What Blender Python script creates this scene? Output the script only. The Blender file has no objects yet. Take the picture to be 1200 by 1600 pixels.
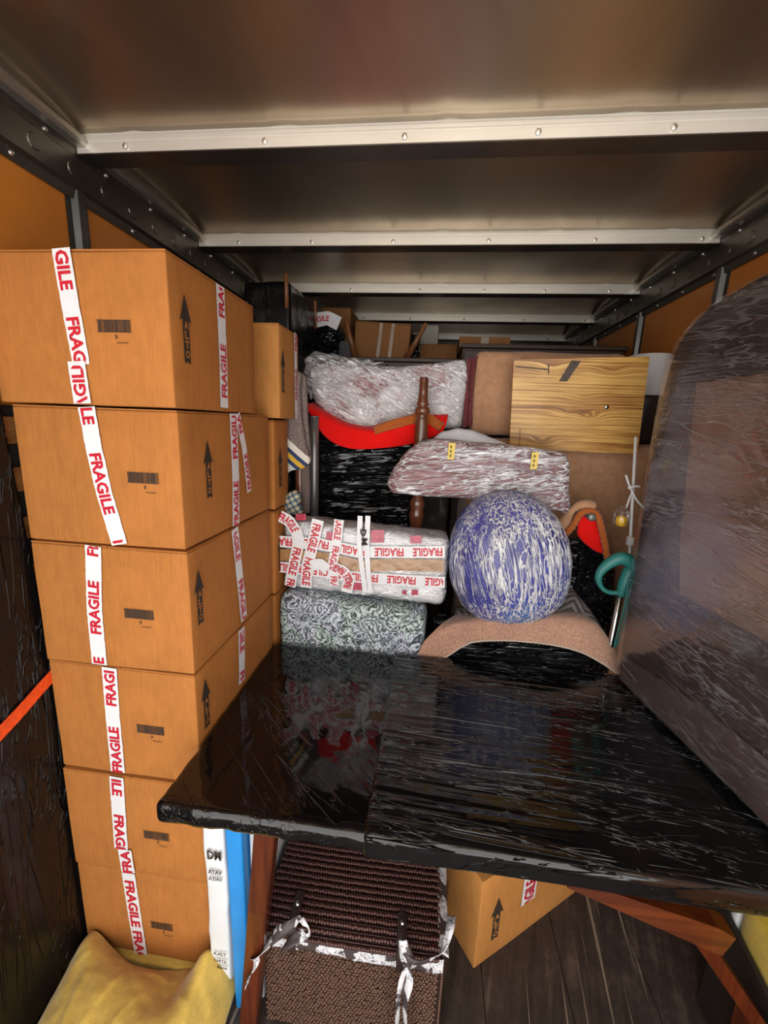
import bpy, bmesh, math, random
from mathutils import Vector, Matrix, noise
random.seed(7)
C = bpy.context.scene
COL = C.collection
PI = math.pi
# ------------------------------------------------------------------ camera
F = 650.0
YAW, PIT, ROL = [math.radians(a) for a in (6.22, -11.98, 2.25)]
H = 1.92
cy_, sy_ = math.cos(YAW), math.sin(YAW)
FW = Vector((-sy_*math.cos(PIT), cy_*math.cos(PIT), math.sin(PIT)))
RT0 = Vector((cy_, sy_, 0)); UP0 = RT0.cross(FW)
RT = math.cos(ROL)*RT0 + math.sin(ROL)*UP0
UP = -math.sin(ROL)*RT0 + math.cos(ROL)*UP0
cam = bpy.data.cameras.new('camera'); camo = bpy.data.objects.new('camera', cam); COL.objects.link(camo)
m = Matrix((RT, UP, -FW)).transposed().to_4x4(); m.translation = (0, 0, H); camo.matrix_world = m
cam.sensor_fit = 'VERTICAL'; cam.sensor_height = 36.0; cam.lens = 36.0*F/1600.0
cam.clip_start = 0.02
C.camera = camo
# ------------------------------------------------------------------ sky light through the open rear doors
w = bpy.data.worlds.new('World'); C.world = w; w.use_nodes = True
bg = w.node_tree.nodes['Background']; bg.inputs[0].default_value = (1.0, 0.975, 0.94, 1); bg.inputs[1].default_value = 3.7
pl = bpy.data.lights.new('rear_doorway', 'AREA'); pl.shape = 'RECTANGLE'; pl.size = 2.34; pl.size_y = 2.74
pl.cycles.is_portal = True
plo = bpy.data.objects.new('rear_doorway', pl); plo.location = (-.012, -.55, 1.39); plo.rotation_euler = (-PI/2, 0, 0)
plo.rotation_euler = (PI/2, 0, 0); COL.objects.link(plo)
C.view_settings.view_transform = 'Standard'; C.view_settings.look = 'None'
C.view_settings.gamma = 1; C.view_settings.use_curve_mapping = False
C.view_settings.exposure = 0.0

# ------------------------------------------------------------------ object helpers
def at(px, py, X=None, Y=None, Z=None):
    d = FW + (px-600)/F*RT + (800-py)/F*UP
    if Y is not None: t = Y/d.y
    elif X is not None: t = X/d.x
    else: t = (Z-H)/d.z
    return Vector((0, 0, H)) + t*d
def tag(o, label, cat, group=None):
    o['label'] = label; o['category'] = cat
    if group: o['group'] = group
    return o
MW = {}
def empty(name, loc, label, cat, group=None, M=None):
    o = bpy.data.objects.new(name, None); COL.objects.link(o)
    mm = M if M is not None else Matrix.Translation(Vector(loc))
    o.matrix_world = mm; o.empty_display_size = .05; MW[o.name] = mm.copy()
    return tag(o, label, cat, group)
def build(name, verts, faces, mat, parent=None, smooth=False, label=None, kind=None, origin=None):
    verts = [Vector(v) for v in verts]
    if parent is not None: M = MW[parent.name]
    else:
        if origin is None:
            mn = [min(v[i] for v in verts) for i in range(3)]; mx = [max(v[i] for v in verts) for i in range(3)]
            origin = ((mn[0]+mx[0])/2, (mn[1]+mx[1])/2, mn[2])
        M = Matrix.Translation(Vector(origin))
    I = M.inverted()
    me = bpy.data.meshes.new(name); me.from_pydata([I @ v for v in verts], [], faces); me.update()
    o = bpy.data.objects.new(name, me); COL.objects.link(o)
    if parent is not None: o.parent = parent
    else: o.matrix_world = M
    MW[o.name] = M.copy()
    if mat: me.materials.append(mat)
    if smooth:
        me.polygons.foreach_set('use_smooth', [True]*len(me.polygons))
    if label: o['label'] = label
    if kind: o['kind'] = kind
    return o
def solid(o, t, off=0):
    md = o.modifiers.new('thick', 'SOLIDIFY'); md.thickness = t; md.offset = off; return o
def struct(o): o['kind'] = 'structure'; return o
class MB:
    def __init__(s): s.v = []; s.f = []
    def add(s, v, f):
        n = len(s.v); s.v += [Vector(a) for a in v]; s.f += [[i+n for i in q] for q in f]; return s
    def box(s, x0, x1, y0, y1, z0, z1, M=None, b=0):
        if b:
            v, f = rbox(x0, x1, y0, y1, z0, z1, b, 1e9, es=(0, .3, 1))
        else:
            v = [Vector((x, y, z)) for z in (z0, z1) for y in (y0, y1) for x in (x0, x1)]
            f = [(0,2,3,1),(4,5,7,6),(0,1,5,4),(2,6,7,3),(0,4,6,2),(1,3,7,5)]
        if M is not None: v = [M @ a for a in v]
        return s.add(v, f)
    def prism(s, pts, n, closed=True):          # planar loop extruded by vector n
        k = len(pts); n = Vector(n); v = [Vector(p) for p in pts] + [Vector(p)+n for p in pts]
        f = [list(range(k))[::-1], list(range(k, 2*k))] + [(i, (i+1) % k, (i+1) % k+k, i+k) for i in range(k)]
        return s.add(v, f)
    def tube(s, pts, rad, seg=12, cap=True):
        pts = [Vector(p) for p in pts]; n = len(pts); r = rad if isinstance(rad, (list, tuple)) else [rad]*n
        base = len(s.v); prev = None
        for i, p in enumerate(pts):
            t = (pts[min(i+1, n-1)] - pts[max(i-1, 0)]).normalized()
            if prev is None:
                a = Vector((0, 0, 1)) if abs(t.z) < .9 else Vector((1, 0, 0)); u = t.cross(a).normalized()
            else: u = (prev - t*prev.dot(t)).normalized()
            prev = u; w_ = t.cross(u)
            for k in range(seg):
                a = 2*PI*k/seg; s.v.append(p + r[i]*(math.cos(a)*u + math.sin(a)*w_))
        for i in range(n-1):
            for k in range(seg):
                a = base+i*seg+k; b = base+i*seg+(k+1) % seg; s.f.append([a, b, b+seg, a+seg])
        if cap:
            s.f.append([base+k for k in range(seg)][::-1]); s.f.append([base+(n-1)*seg+k for k in range(seg)])
        return s
    def obj(s, name, mat, parent=None, **k): return build(name, s.v, s.f, mat, parent, **k)
def rbox(x0, x1, y0, y1, z0, z1, r, step, es=(0, .15, .5, 1), disp=None):
    """box with rounded edges and a grid fine enough to crumple"""
    lo = (x0, y0, z0); hi = (x1, y1, z1)
    r = min(r, *[(hi[i]-lo[i])*.49 for i in range(3)])
    def ax(a, b):
        L = [a+e*r for e in es]; k = max(1, int((b-a-2*r)/step)); L += [a+r+(b-a-2*r)*i/k for i in range(1, k)]
        return L + [b-e*r for e in es[::-1]]
    A = [ax(lo[i], hi[i]) for i in range(3)]; idx = {}; V = []; Fc = []
    def vid(p):
        k = (round(p[0], 6), round(p[1], 6), round(p[2], 6))
        if k not in idx:
            q = Vector([min(max(p[i], lo[i]+r), hi[i]-r) for i in range(3)]); d = Vector(p)-q
            n = d.normalized() if d.length > 1e-9 else Vector((0, 0, 1))
            c = q + n*r
            if disp: c = disp(c, n)
            idx[k] = len(V); V.append(c)
        return idx[k]
    for a in range(3):
        b, c = (a+1) % 3, (a+2) % 3
        for side, val in ((0, lo[a]), (1, hi[a])):
            for i in range(len(A[b])-1):
                for j in range(len(A[c])-1):
                    q = []
                    for (bi, ci) in ((i, j), (i+1, j), (i+1, j+1), (i, j+1)):
                        p = [0, 0, 0]; p[a] = val; p[b] = A[b][bi]; p[c] = A[c][ci]; q.append(vid(p))
                    Fc.append(q if side else q[::-1])
    return V, Fc
def nz(p, sx, sy, sz, seed=0): return noise.noise(Vector((p[0]*sx+seed*7.3, p[1]*sy+seed*3.1, p[2]*sz-seed*5.7)))
def ridge(p, sx, sy, sz, seed=0):
    a = 1-abs(nz(p, sx, sy, sz, seed))*2; return max(0, a)**3
def resample(pts, n, closed=True):
    P = [Vector(p) for p in pts]
    if closed: P = P + [P[0]]
    d = [0]
    for i in range(1, len(P)): d.append(d[-1]+(P[i]-P[i-1]).length)
    out = []; j = 0; tot = d[-1]; m_ = n if closed else n-1
    for k in range(n):
        t = tot*k/m_
        while j < len(d)-2 and d[j+1] < t: j += 1
        seg = d[j+1]-d[j] or 1e-9; out.append(P[j].lerp(P[j+1], min(1, (t-d[j])/seg)))
    return out
def smooth_loop(P, it=2):
    for _ in range(it): P = [(P[i-1]+P[i]*2+P[(i+1) % len(P)])/4 for i in range(len(P))]
    return P
def puff(outline, mapf, rings=14, n=110, p=3, disp=None, sm=2, center=None, p2=None):
    """star-shaped outline (a,b) inflated both ways; mapf(a,b,c) with c in -1..1 gives the world point"""
    O = smooth_loop(resample([(a, b, 0) for a, b in outline], n), sm)
    c = Vector((center[0], center[1], 0)) if center else sum(O, Vector())/n
    V = []; Fc = []; p2 = p2 or p
    def ring(f, s): 
        h = s*max(0, 1-f**p)**(1/p2)
        for q in O:
            a = c.lerp(q, f); w_ = Vector(mapf(a.x, a.y, h))
            V.append(disp(w_, f, s) if disp else w_)
    fs = [math.sin(PI/2*(i/(rings)))**.9 for i in range(rings+1)]
    w0 = Vector(mapf(c.x, c.y, 1)); V.append(disp(w0, 0, 1) if disp else w0)
    seq = [(f, 1) for f in fs[1:]] + [(f, -1) for f in fs[1:-1][::-1]]
    for f, s in seq: ring(f, s)
    w1 = Vector(mapf(c.x, c.y, -1)); V.append(disp(w1, 0, -1) if disp else w1); last = len(V)-1
    for k in range(n): Fc.append([0, 1+k, 1+(k+1) % n])
    for i in range(len(seq)-1):
        for k in range(n):
            a = 1+i*n+k; b = 1+i*n+(k+1) % n; Fc.append([a, a+n, b+n, b])
    b0 = 1+(len(seq)-1)*n
    for k in range(n): Fc.append([last, b0+(k+1) % n, b0+k])
    return V, Fc
def cr(p0, p1, p2, p3, t):
    return .5*((2*p1)+(p2-p0)*t+(2*p0-5*p1+4*p2-p3)*t*t+(3*p1-p0-3*p2+p3)*t**3)
def spline(P, n):
    P = [Vector(p) for p in P]; k = len(P)-1; out = []
    for i in range(n+1):
        u = k*i/n; j = min(int(u), k-1); t = u-j
        out.append(cr(P[max(j-1, 0)], P[j], P[j+1], P[min(j+2, k)], t))
    return out
def loft(rows, nu, nv, disp=None):
    R_ = [spline(r, nu) for r in rows]; cols = [spline([r[i] for r in R_], nv) for i in range(nu+1)]
    V = []; Fc = []
    for i in range(nu+1):
        for j in range(nv+1):
            v = cols[i][j]; V.append(disp(v, i/nu, j/nv) if disp else v)
    for i in range(nu):
        for j in range(nv):
            a = i*(nv+1)+j; Fc.append([a, a+nv+1, a+nv+2, a+1])
    return V, Fc
# ------------------------------------------------------------------ materials
def mat(name):
    m_ = bpy.data.materials.new(name); m_.use_nodes = True; nt = m_.node_tree
    return m_, nt, nt.nodes['Principled BSDF']
def N(nt, t, **k):
    n = nt.nodes.new(t)
    for a, b in k.items():
        if a in n.inputs: n.inputs[a].default_value = b
        else: setattr(n, a, b)
    return n
def coords(nt, scale=(1, 1, 1), rot=(0, 0, 0)):
    tc = N(nt, 'ShaderNodeTexCoord'); mp = N(nt, 'ShaderNodeMapping'); mp.inputs['Scale'].default_value = scale
    src = tc.outputs['Object']
    if any(rot):
        mr = N(nt, 'ShaderNodeMapping'); mr.inputs['Rotation'].default_value = rot; nt.links.new(src, mr.inputs[0]); src = mr.outputs[0]
    nt.links.new(src, mp.inputs[0]); return mp.outputs[0]
def noise_n(nt, vec, scale=5, detail=4, rough=.5, dist=0):
    n = N(nt, 'ShaderNodeTexNoise'); n.inputs['Scale'].default_value = scale; n.inputs['Detail'].default_value = detail
    n.inputs['Roughness'].default_value = rough; n.inputs['Distortion'].default_value = dist; nt.links.new(vec, n.inputs['Vector']); return n.outputs['Fac']
def ramp(nt, fac, stops):
    r = N(nt, 'ShaderNodeValToRGB'); e = r.color_ramp.elements
    while len(e) < len(stops): e.new(.5)
    for i, (p, c) in enumerate(stops):
        e[i].position = p; e[i].color = (*c, 1) if isinstance(c, tuple) else (c, c, c, 1)
    nt.links.new(fac, r.inputs[0]); return r.outputs[0]
def mathn(nt, op, a, b=None, clamp=False):
    n = N(nt, 'ShaderNodeMath', operation=op, use_clamp=clamp)
    for i, x in enumerate((a, b)):
        if x is None: continue
        if isinstance(x, (int, float)): n.inputs[i].default_value = x
        else: nt.links.new(x, n.inputs[i])
    return n.outputs[0]
def bump(nt, h, strength, dist, prev=None):
    b = N(nt, 'ShaderNodeBump'); b.inputs['Strength'].default_value = strength; b.inputs['Distance'].default_value = dist
    nt.links.new(h, b.inputs['Height'])
    if prev: nt.links.new(prev, b.inputs['Normal'])
    return b.outputs[0]
def simple(name, col, rough=.6, metal=0, var=.15, scale=8, stretch=(1, 1, 1), bmp=.2, bd=.002, coat=0, fine=60):
    m_, nt, p = mat(name); v = coords(nt, stretch); f = noise_n(nt, v, scale, 6, .6)
    lo = tuple(c*(1-var) for c in col); hi = tuple(min(1, c*(1+var)) for c in col)
    nt.links.new(ramp(nt, f, [(.3, lo), (.7, hi)]), p.inputs['Base Color'])
    p.inputs['Roughness'].default_value = rough; p.inputs['Metallic'].default_value = metal; p.inputs['Coat Weight'].default_value = coat
    p.inputs['Coat Roughness'].default_value = .15
    nt.links.new(bump(nt, noise_n(nt, v, fine, 4), bmp, bd), p.inputs['Normal']); return m_
def cardboard(name, col=(.41, .155, .036)):
    m_, nt, p = mat(name); v = coords(nt)
    big = noise_n(nt, v, 3, 4, .6); corr = noise_n(nt, coords(nt, (1, 1, .04)), 220, 2, .5); blot = noise_n(nt, coords(nt, (1, 1, .5)), 40, 5, .7)
    s = mathn(nt, 'ADD', mathn(nt, 'MULTIPLY', big, .45), mathn(nt, 'ADD', mathn(nt, 'MULTIPLY', corr, .25), mathn(nt, 'MULTIPLY', blot, .3)))
    lo = tuple(c*.8 for c in col); hi = tuple(c*1.22 for c in col)
    nt.links.new(ramp(nt, s, [(.35, lo), (.65, hi)]), p.inputs['Base Color']); p.inputs['Roughness'].default_value = .75
    p.inputs['Specular IOR Level'].default_value = .25
    nt.links.new(bump(nt, corr, .15, .001, bump(nt, big, .3, .01)), p.inputs['Normal']); return m_
def streaks(nt, rot, across, along, dist=.4, seed=0):
    """creases of pulled film: long along x of the rotated frame, tight across it"""
    v = coords(nt, (along, across, across), rot); return noise_n(nt, v, 1, 6, .62, dist)
def creases(nt, sc, rot, width=.03, mlo=.42, mhi=.62, seed=0, mfreq=.22):
    """sparse thin ridges of pulled film, gathered in patches; 0..1"""
    tot = None
    for k, (ml, wd_, dr) in enumerate(((1., 1., 0.), (1.9, 1.3, .13), (.55, .55, -.1))):
        r_ = (rot[0]+dr, rot[1]+dr, rot[2]+dr); f = noise_n(nt, coords(nt, tuple(a*ml for a in sc), r_), 1, 2, .45, .15)
        rd = mathn(nt, 'SUBTRACT', 1., mathn(nt, 'DIVIDE', mathn(nt, 'ABSOLUTE', mathn(nt, 'SUBTRACT', f, .5+.04*k)), width*wd_), True)
        mk = ramp(nt, noise_n(nt, coords(nt, tuple(max(1.5, a*mfreq*ml) for a in sc), r_), 1, 3, .6, 1.), [(mlo, 0.), (mhi, 1.)])
        rd = mathn(nt, 'MULTIPLY', rd, mk); tot = rd if tot is None else mathn(nt, 'MAXIMUM', tot, rd)
    return tot
def axis_scale(axis, along, across):
    return {'x': (along, across, across), 'y': (across, along, across), 'z': (across, across, along)}[axis]
def darkfilm(name, col=(.006, .006, .007), rot=(0, 0, 0), along=2, across=40, strength=.6, dist=.004, rough=.1, axis='x', soft=.25, width=.03, coat=0, spec=.5, mlo=.45, mhi=.62):
    m_, nt, p = mat(name); sc = axis_scale(axis, along, across)
    cr_ = creases(nt, sc, rot, width, mlo, mhi); f2 = noise_n(nt, coords(nt, tuple(s*.3 for s in sc), rot), 1, 4, .6, 1.2)
    p.inputs['Base Color'].default_value = (*col, 1); p.inputs['Roughness'].default_value = rough
    p.inputs['Specular IOR Level'].default_value = spec; p.inputs['Coat Weight'].default_value = coat
    n = bump(nt, cr_, strength, dist, bump(nt, f2, soft, dist*2))
    nt.links.new(n, p.inputs['Normal']); return m_
def clearfilm(name, axis='x', along=4, across=60, white=.8, haze=.03, strength=.8, dist=.004, rough=.14, rot=(0, 0, 0), tint=(.95, .96, 1), lo=.4, hi=.6, width=.035, fres=.6):
    """stretch film: see-through, glossy, whitish along its creases, where glints are painted in white too"""
    m_ = bpy.data.materials.new(name); m_.use_nodes = True; nt = m_.node_tree; nt.nodes.remove(nt.nodes['Principled BSDF'])
    out = nt.nodes['Material Output']; sc = axis_scale(axis, along, across)
    cr_ = creases(nt, sc, rot, width, lo, hi); f2 = noise_n(nt, coords(nt, tuple(s*.3 for s in sc), rot), 1, 5, .6, 1.5)
    n = bump(nt, cr_, strength, dist, bump(nt, f2, .5, dist*2))
    gl = N(nt, 'ShaderNodeBsdfGlossy'); gl.inputs['Roughness'].default_value = rough; gl.inputs['Color'].default_value = (*tint, 1); nt.links.new(n, gl.inputs['Normal'])
    df = N(nt, 'ShaderNodeBsdfDiffuse'); df.inputs['Color'].default_value = (.9, .9, .92, 1)
    tr = N(nt, 'ShaderNodeBsdfTransparent')
    fr = N(nt, 'ShaderNodeFresnel'); fr.inputs['IOR'].default_value = 1.5; nt.links.new(n, fr.inputs['Normal'])
    m1 = N(nt, 'ShaderNodeMixShader'); nt.links.new(mathn(nt, 'MULTIPLY', fr.outputs[0], fres, True), m1.inputs[0]); nt.links.new(tr.outputs[0], m1.inputs[1]); nt.links.new(gl.outputs[0], m1.inputs[2])
    wm = mathn(nt, 'ADD', mathn(nt, 'MULTIPLY', cr_, white), haze, True)  # crease white covers both stretched film and painted highlights
    m2 = N(nt, 'ShaderNodeMixShader'); nt.links.new(wm, m2.inputs[0]); nt.links.new(m1.outputs[0], m2.inputs[1])
    m3 = N(nt, 'ShaderNodeMixShader'); m3.inputs[0].default_value = .25; nt.links.new(df.outputs[0], m3.inputs[1]); nt.links.new(gl.outputs[0], m3.inputs[2])
    nt.links.new(m3.outputs[0], m2.inputs[2]); nt.links.new(m2.outputs[0], out.inputs[0]); return m_
def wood(name, c1, c2, axis='x', rough=.35, scale=1., coat=.3, sharp=(.35, .65)):
    m_, nt, p = mat(name); s = {'x': (1.5, 22, 22), 'y': (22, 1.5, 22), 'z': (22, 22, 1.5)}[axis]
    f = noise_n(nt, coords(nt, tuple(a*scale for a in s)), 1, 8, .65, 1.2); g = noise_n(nt, coords(nt, tuple(a*scale*4 for a in s)), 1, 4, .6)
    mix = mathn(nt, 'ADD', mathn(nt, 'MULTIPLY', f, .75), mathn(nt, 'MULTIPLY', g, .25))
    nt.links.new(ramp(nt, mix, [(sharp[0], c1), (sharp[1], c2)]), p.inputs['Base Color']); p.inputs['Roughness'].default_value = rough
    p.inputs['Coat Weight'].default_value = coat; nt.links.new(bump(nt, mix, .2, .001), p.inputs['Normal']); return m_
def fabric(name, col, var=.25, scale=60, bd=.003, rough=.95, fuzz=400, sheen=.3):
    m_, nt, p = mat(name); v = coords(nt); a = noise_n(nt, v, scale, 6, .7); b = noise_n(nt, v, fuzz, 3, .6); c = noise_n(nt, v, 6, 3)
    mix = mathn(nt, 'ADD', mathn(nt, 'MULTIPLY', a, .5), mathn(nt, 'ADD', mathn(nt, 'MULTIPLY', b, .35), mathn(nt, 'MULTIPLY', c, .15)))
    nt.links.new(ramp(nt, mix, [(.35, tuple(x*(1-var) for x in col)), (.65, tuple(min(1, x*(1+var)) for x in col))]), p.inputs['Base Color'])
    p.inputs['Roughness'].default_value = rough; p.inputs['Sheen Weight'].default_value = sheen; p.inputs['Specular IOR Level'].default_value = .15
    nt.links.new(bump(nt, b, .4, bd*.4, bump(nt, a, .4, bd)), p.inputs['Normal']); return m_
M_CARD = cardboard('cardboard'); M_CARD2 = cardboard('cardboard_pale', (.48, .21, .055)); M_CARD3 = cardboard('cardboard_old', (.30, .135, .048))
M_CARDIN = simple('cardboard_edge', (.3, .15, .06), .9, bmp=.6, bd=.003)
M_INK = simple('black_ink', (.03, .02, .013), .7, bmp=0)
M_TAPE = simple('white_tape', (.76, .765, .785), .35, var=.06, scale=20, bmp=.35, bd=.003, fine=35)
M_RED = simple('red_ink', (.55, .012, .03), .4, var=.12, scale=120, bmp=0)
M_BROWNTAPE = simple('brown_tape', (.36, .19, .075), .2, var=.2, bmp=.8, bd=.006, fine=40, coat=.6)
M_PLY = simple('plywood_orange', (.52, .175, .02), .42, var=.13, scale=3, stretch=(1, 1, 1), bmp=.05, fine=90, coat=.1)
M_STEEL = simple('galvanised_steel', (.13, .13, .125), .38, .85, .25, 6, (1, 1, 1), .15, .002)
M_RAIL = simple('dark_steel_rail', (.13, .115, .10), .33, .85, .25, 5, (1, 1, 1), .15, .002)
M_ALU = simple('pale_aluminium', (.78, .75, .68), .35, .35, .06, 8, (.3, 1, 1), .08, .001)
M_RIVET = simple('rivet_metal', (.75, .73, .68), .25, .9, .05, bmp=0)
def ceiling_mat():
    m_, nt, p = mat('brushed_ceiling_sheet'); f = noise_n(nt, coords(nt, (1.2, .5, 1)), 1.6, 4, .55, .6); g = noise_n(nt, coords(nt, (30, 2, 1)), 6, 4, .6)
    nt.links.new(ramp(nt, f, [(.3, (.36, .28, .20)), (.7, (.60, .50, .38))]), p.inputs['Base Color'])
    p.inputs['Metallic'].default_value = .92; p.inputs['Roughness'].default_value = .30
    gr = noise_n(nt, coords(nt), 240, 2, .5)
    nt.links.new(bump(nt, gr, .12, .0006, bump(nt, g, .06, .002, bump(nt, f, .25, .03))), p.inputs['Normal']); return m_
M_CEIL = ceiling_mat()
def floor_mat():
    m_, nt, p = mat('worn_floor_wood'); a = noise_n(nt, coords(nt, (18, 1.2, 1), (0, 0, .28)), 1, 8, .7, .3); b = noise_n(nt, coords(nt), 9, 8, .75)
    s = mathn(nt, 'ADD', mathn(nt, 'MULTIPLY', a, .55), mathn(nt, 'MULTIPLY', b, .45))
    c = ramp(nt, s, [(.33, (.012, .008, .007)), (.52, (.050, .036, .030)), (.68, (.16, .115, .09))])
    sc = ramp(nt, noise_n(nt, coords(nt, (60, .9, 1), (0, 0, .12)), 1, 3, .5, .15), [(.62, 0.), (.66, 1.)])
    mx = N(nt, 'ShaderNodeMix', data_type='RGBA'); nt.links.new(mathn(nt, 'MULTIPLY', sc, .6), mx.inputs[0]); nt.links.new(c, mx.inputs[6]); mx.inputs[7].default_value = (.38, .30, .22, 1)
    nt.links.new(mx.outputs[2], p.inputs['Base Color']); p.inputs['Roughness'].default_value = .55
    nt.links.new(bump(nt, s, .4, .003), p.inputs['Normal']); return m_
M_FLOOR = floor_mat()

# ------------------------------------------------------------------ the truck body
XL, XR, Y0, Y1, ZC = -1.183, 1.158, -.55, 5.3, 2.795
PY = [1.385+.695*k for k in range(-2, 6)]          # roof bows
fl = MB().box(XL-.05, XR+.05, Y0, Y1, -.08, -.012).obj('floor', M_FLOOR); struct(fl)
x = XL
k = 0
while x < XR-.01:                                     # floor boards
    x2 = min(x+.295, XR); MB().box(x+.0012, x2-.0012, Y0, Y1, -.012, 0, b=.0015).obj('floor_board', M_FLOOR, fl); x = x2
# ceiling: a sheet per bay, riveted down at the bows so it dips toward them
ce = MB().box(XL-.05, XR+.05, Y0, Y1, ZC+.03, ZC+.06).obj('ceiling', M_CEIL); struct(ce)
ys = [Y0]+[p for p in PY if p > Y0+.1]+[Y1]
for a, b in zip(ys[:-1], ys[1:]):
    V = []; Fc = []; nx, ny = 60, 26
    for i in range(nx+1):
        for j in range(ny+1):
            X = XL+.02+(XR-XL-.04)*i/nx; t = j/ny; Y = a+(b-a)*t
            L = b-a; d2 = (1-t)*L; d1 = t*L
            z = ZC-.030*math.exp(-(d2/.15)**1.3)-.004*math.exp(-(d1/.07)**2)
            z -= .004*math.exp(-((min(abs(((X+.25) % .48)-.24), .2))/.025)**2)*math.exp(-(d2/.05)**2)*-1
            z += .009*noise.noise(Vector((X*2.6, Y*1.5, a)))*math.sin(PI*t)
            V.append((X, Y, z))
    for i in range(nx):
        for j in range(ny):
            q = i*(ny+1)+j; Fc.append([q, q+1, q+ny+2, q+ny+1])
    o = build('ceiling_sheet', V, Fc, M_CEIL, ce, smooth=True); solid(o, .002)
for k, p in enumerate([q for q in PY if q > Y0]):       # pale roof bows with grooves and a lip coloured dark for the shade underneath
    mb = MB(); z0 = 2.712
    prof = [(0, z0), (0, z0+.026), (.003, z0+.028), (.003, z0+.033), (0, z0+.035), (0, z0+.045), (.003, z0+.047), (.003, z0+.051), (0, z0+.053), (0, z0+.066), (.03, z0+.066), (.03, z0+.004)]
    mb.prism([(XL+.02, p+a, b) for a, b in prof], (XR-XL-.04, 0, 0))
    b_ = mb.obj('trim_%d' % (k+1), M_ALU); struct(b_); b_['label'] = 'pale aluminium roof bow across the ceiling'
    MB().box(XL+.02, XR-.02, p+.001, p+.075, z0-.003, z0-.0005).obj('bow_lip', M_RAIL, b_)
    rv = MB()
    for r in range(6):
        X = XL+.2+r*.4+.05*math.sin(k*3+r)
        for s_ in range(1): rv.tube([(X, p-.001, z0+.014), (X, p-.006, z0+.014), (X, p-.008, z0+.014)], [.0085, .0075, .003], 10)
    rv.obj('rivet_row', M_RIVET, b_, smooth=False, kind='stuff')
# walls
def wall(side):
    X = XL if side == 'left' else XR; s = 1 if side == 'left' else -1
    wo = MB().box(min(X, X-s*.05), max(X, X-s*.05), Y0, Y1, 0, 2.85).obj('wall_'+side, M_PLY); struct(wo)
    posts = [p-.045 for p in PY if p > Y0]+[Y1-.05] if side == 'left' else [p-.08 for p in PY if p > Y0]+[Y1-.05]
    prev = Y0
    for p in posts:
        a, b = prev, p-.005
        MB().box(*sorted((X, X+s*.004)), a, b, .0, 2.62, b=.001).obj('plywood_panel', M_PLY, wo); prev = p+.085
        mb = MB(); x0 = X+s*.001                           # hat-section wall post
        pr = [(0, 0), (.004, 0), (.004, .018), (.022, .026), (.022, .056), (.004, .064), (.004, .082), (0, .082)]
        pts = [Vector((x0+s*u, p+v, 0)) for u, v in pr]
        if s < 0: pts = pts[::-1]
        mb.prism(pts, (0, 0, 2.62)); mb.obj('wall_post', M_STEEL, wo)
    mb = MB(); pr = [(0, 2.575), (.012, 2.575), (.018, 2.60), (.030, 2.61), (.030, 2.69), (.018, 2.70), (.018, 2.725), (0, 2.725)]
    pts = [Vector((X+s*u, Y0, v)) for u, v in pr]
    mb.prism(pts, (0, Y1-Y0, 0)); tr_ = struct(mb.obj('trim_%d' % (20 if s > 0 else 21), M_RAIL)); tr_['label'] = 'dark steel rail along the top of the %s wall' % side
    pr = [(0, 2.727), (.05, 2.727), (.058, 2.735), (.058, 2.75), (.03, 2.76), (.03, 2.80), (0, 2.80)]
    MB().prism([Vector((X+s*u, Y0, v)) for u, v in pr], (0, Y1-Y0, 0)).obj('ceiling_angle', simple('angle_metal_'+side, (.46, .43, .38), .35, .85, bmp=.05), tr_)
    rv = MB(); y = Y0+.1; i = 0
    while y < Y1:
        z = 2.712 if i % 2 else 2.59; u = .018 if i % 2 else .016
        rv.tube([(X+s*u, y, z), (X+s*(u+.005), y, z), (X+s*(u+.007), y, z)], [.0075, .006, .002], 8); y += .115; i += 1
    rv.obj('rivet_row', M_RIVET, tr_, kind='stuff')
    # pressed dimples on the rail
    rv = MB(); y = Y0+.08
    while y < Y1:
        rv.tube([(X+s*.0295, y, 2.65), (X+s*.033, y, 2.65), (X+s*.0335, y, 2.65)], [.022, .019, .002], 12); y += .13
    rv.obj('rail_dimples', M_RAIL, tr_, kind='stuff')
    return wo
wl = wall('left'); wr = wall('right')
MB().box(XL+.005, XL+.008, Y0, 2.5, 0, 1.93).obj('dark_backing', simple('dark_backing_face', (.02, .015, .012), .8, bmp=0), wl)  # dark sheet behind the slats, blackens the gaps between them
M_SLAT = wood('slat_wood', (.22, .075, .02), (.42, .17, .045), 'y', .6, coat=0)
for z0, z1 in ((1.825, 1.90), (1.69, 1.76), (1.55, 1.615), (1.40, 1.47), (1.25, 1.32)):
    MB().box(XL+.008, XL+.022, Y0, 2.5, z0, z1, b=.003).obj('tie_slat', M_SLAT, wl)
wb = MB().box(XL-.05, XR+.05, Y1, Y1+.04, 0, 2.85).obj('wall_back', simple('bulkhead_panel', (.42, .36, .27), .5, .3, bmp=.05)); struct(wb)
for i in range(5):
    xx = XL+.02+i*.465; MB().box(xx, xx+.46, Y1-.008, Y1, 0, 2.7, b=.002).obj('bulkhead_sheet', wb.data.materials[0], wb)

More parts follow.
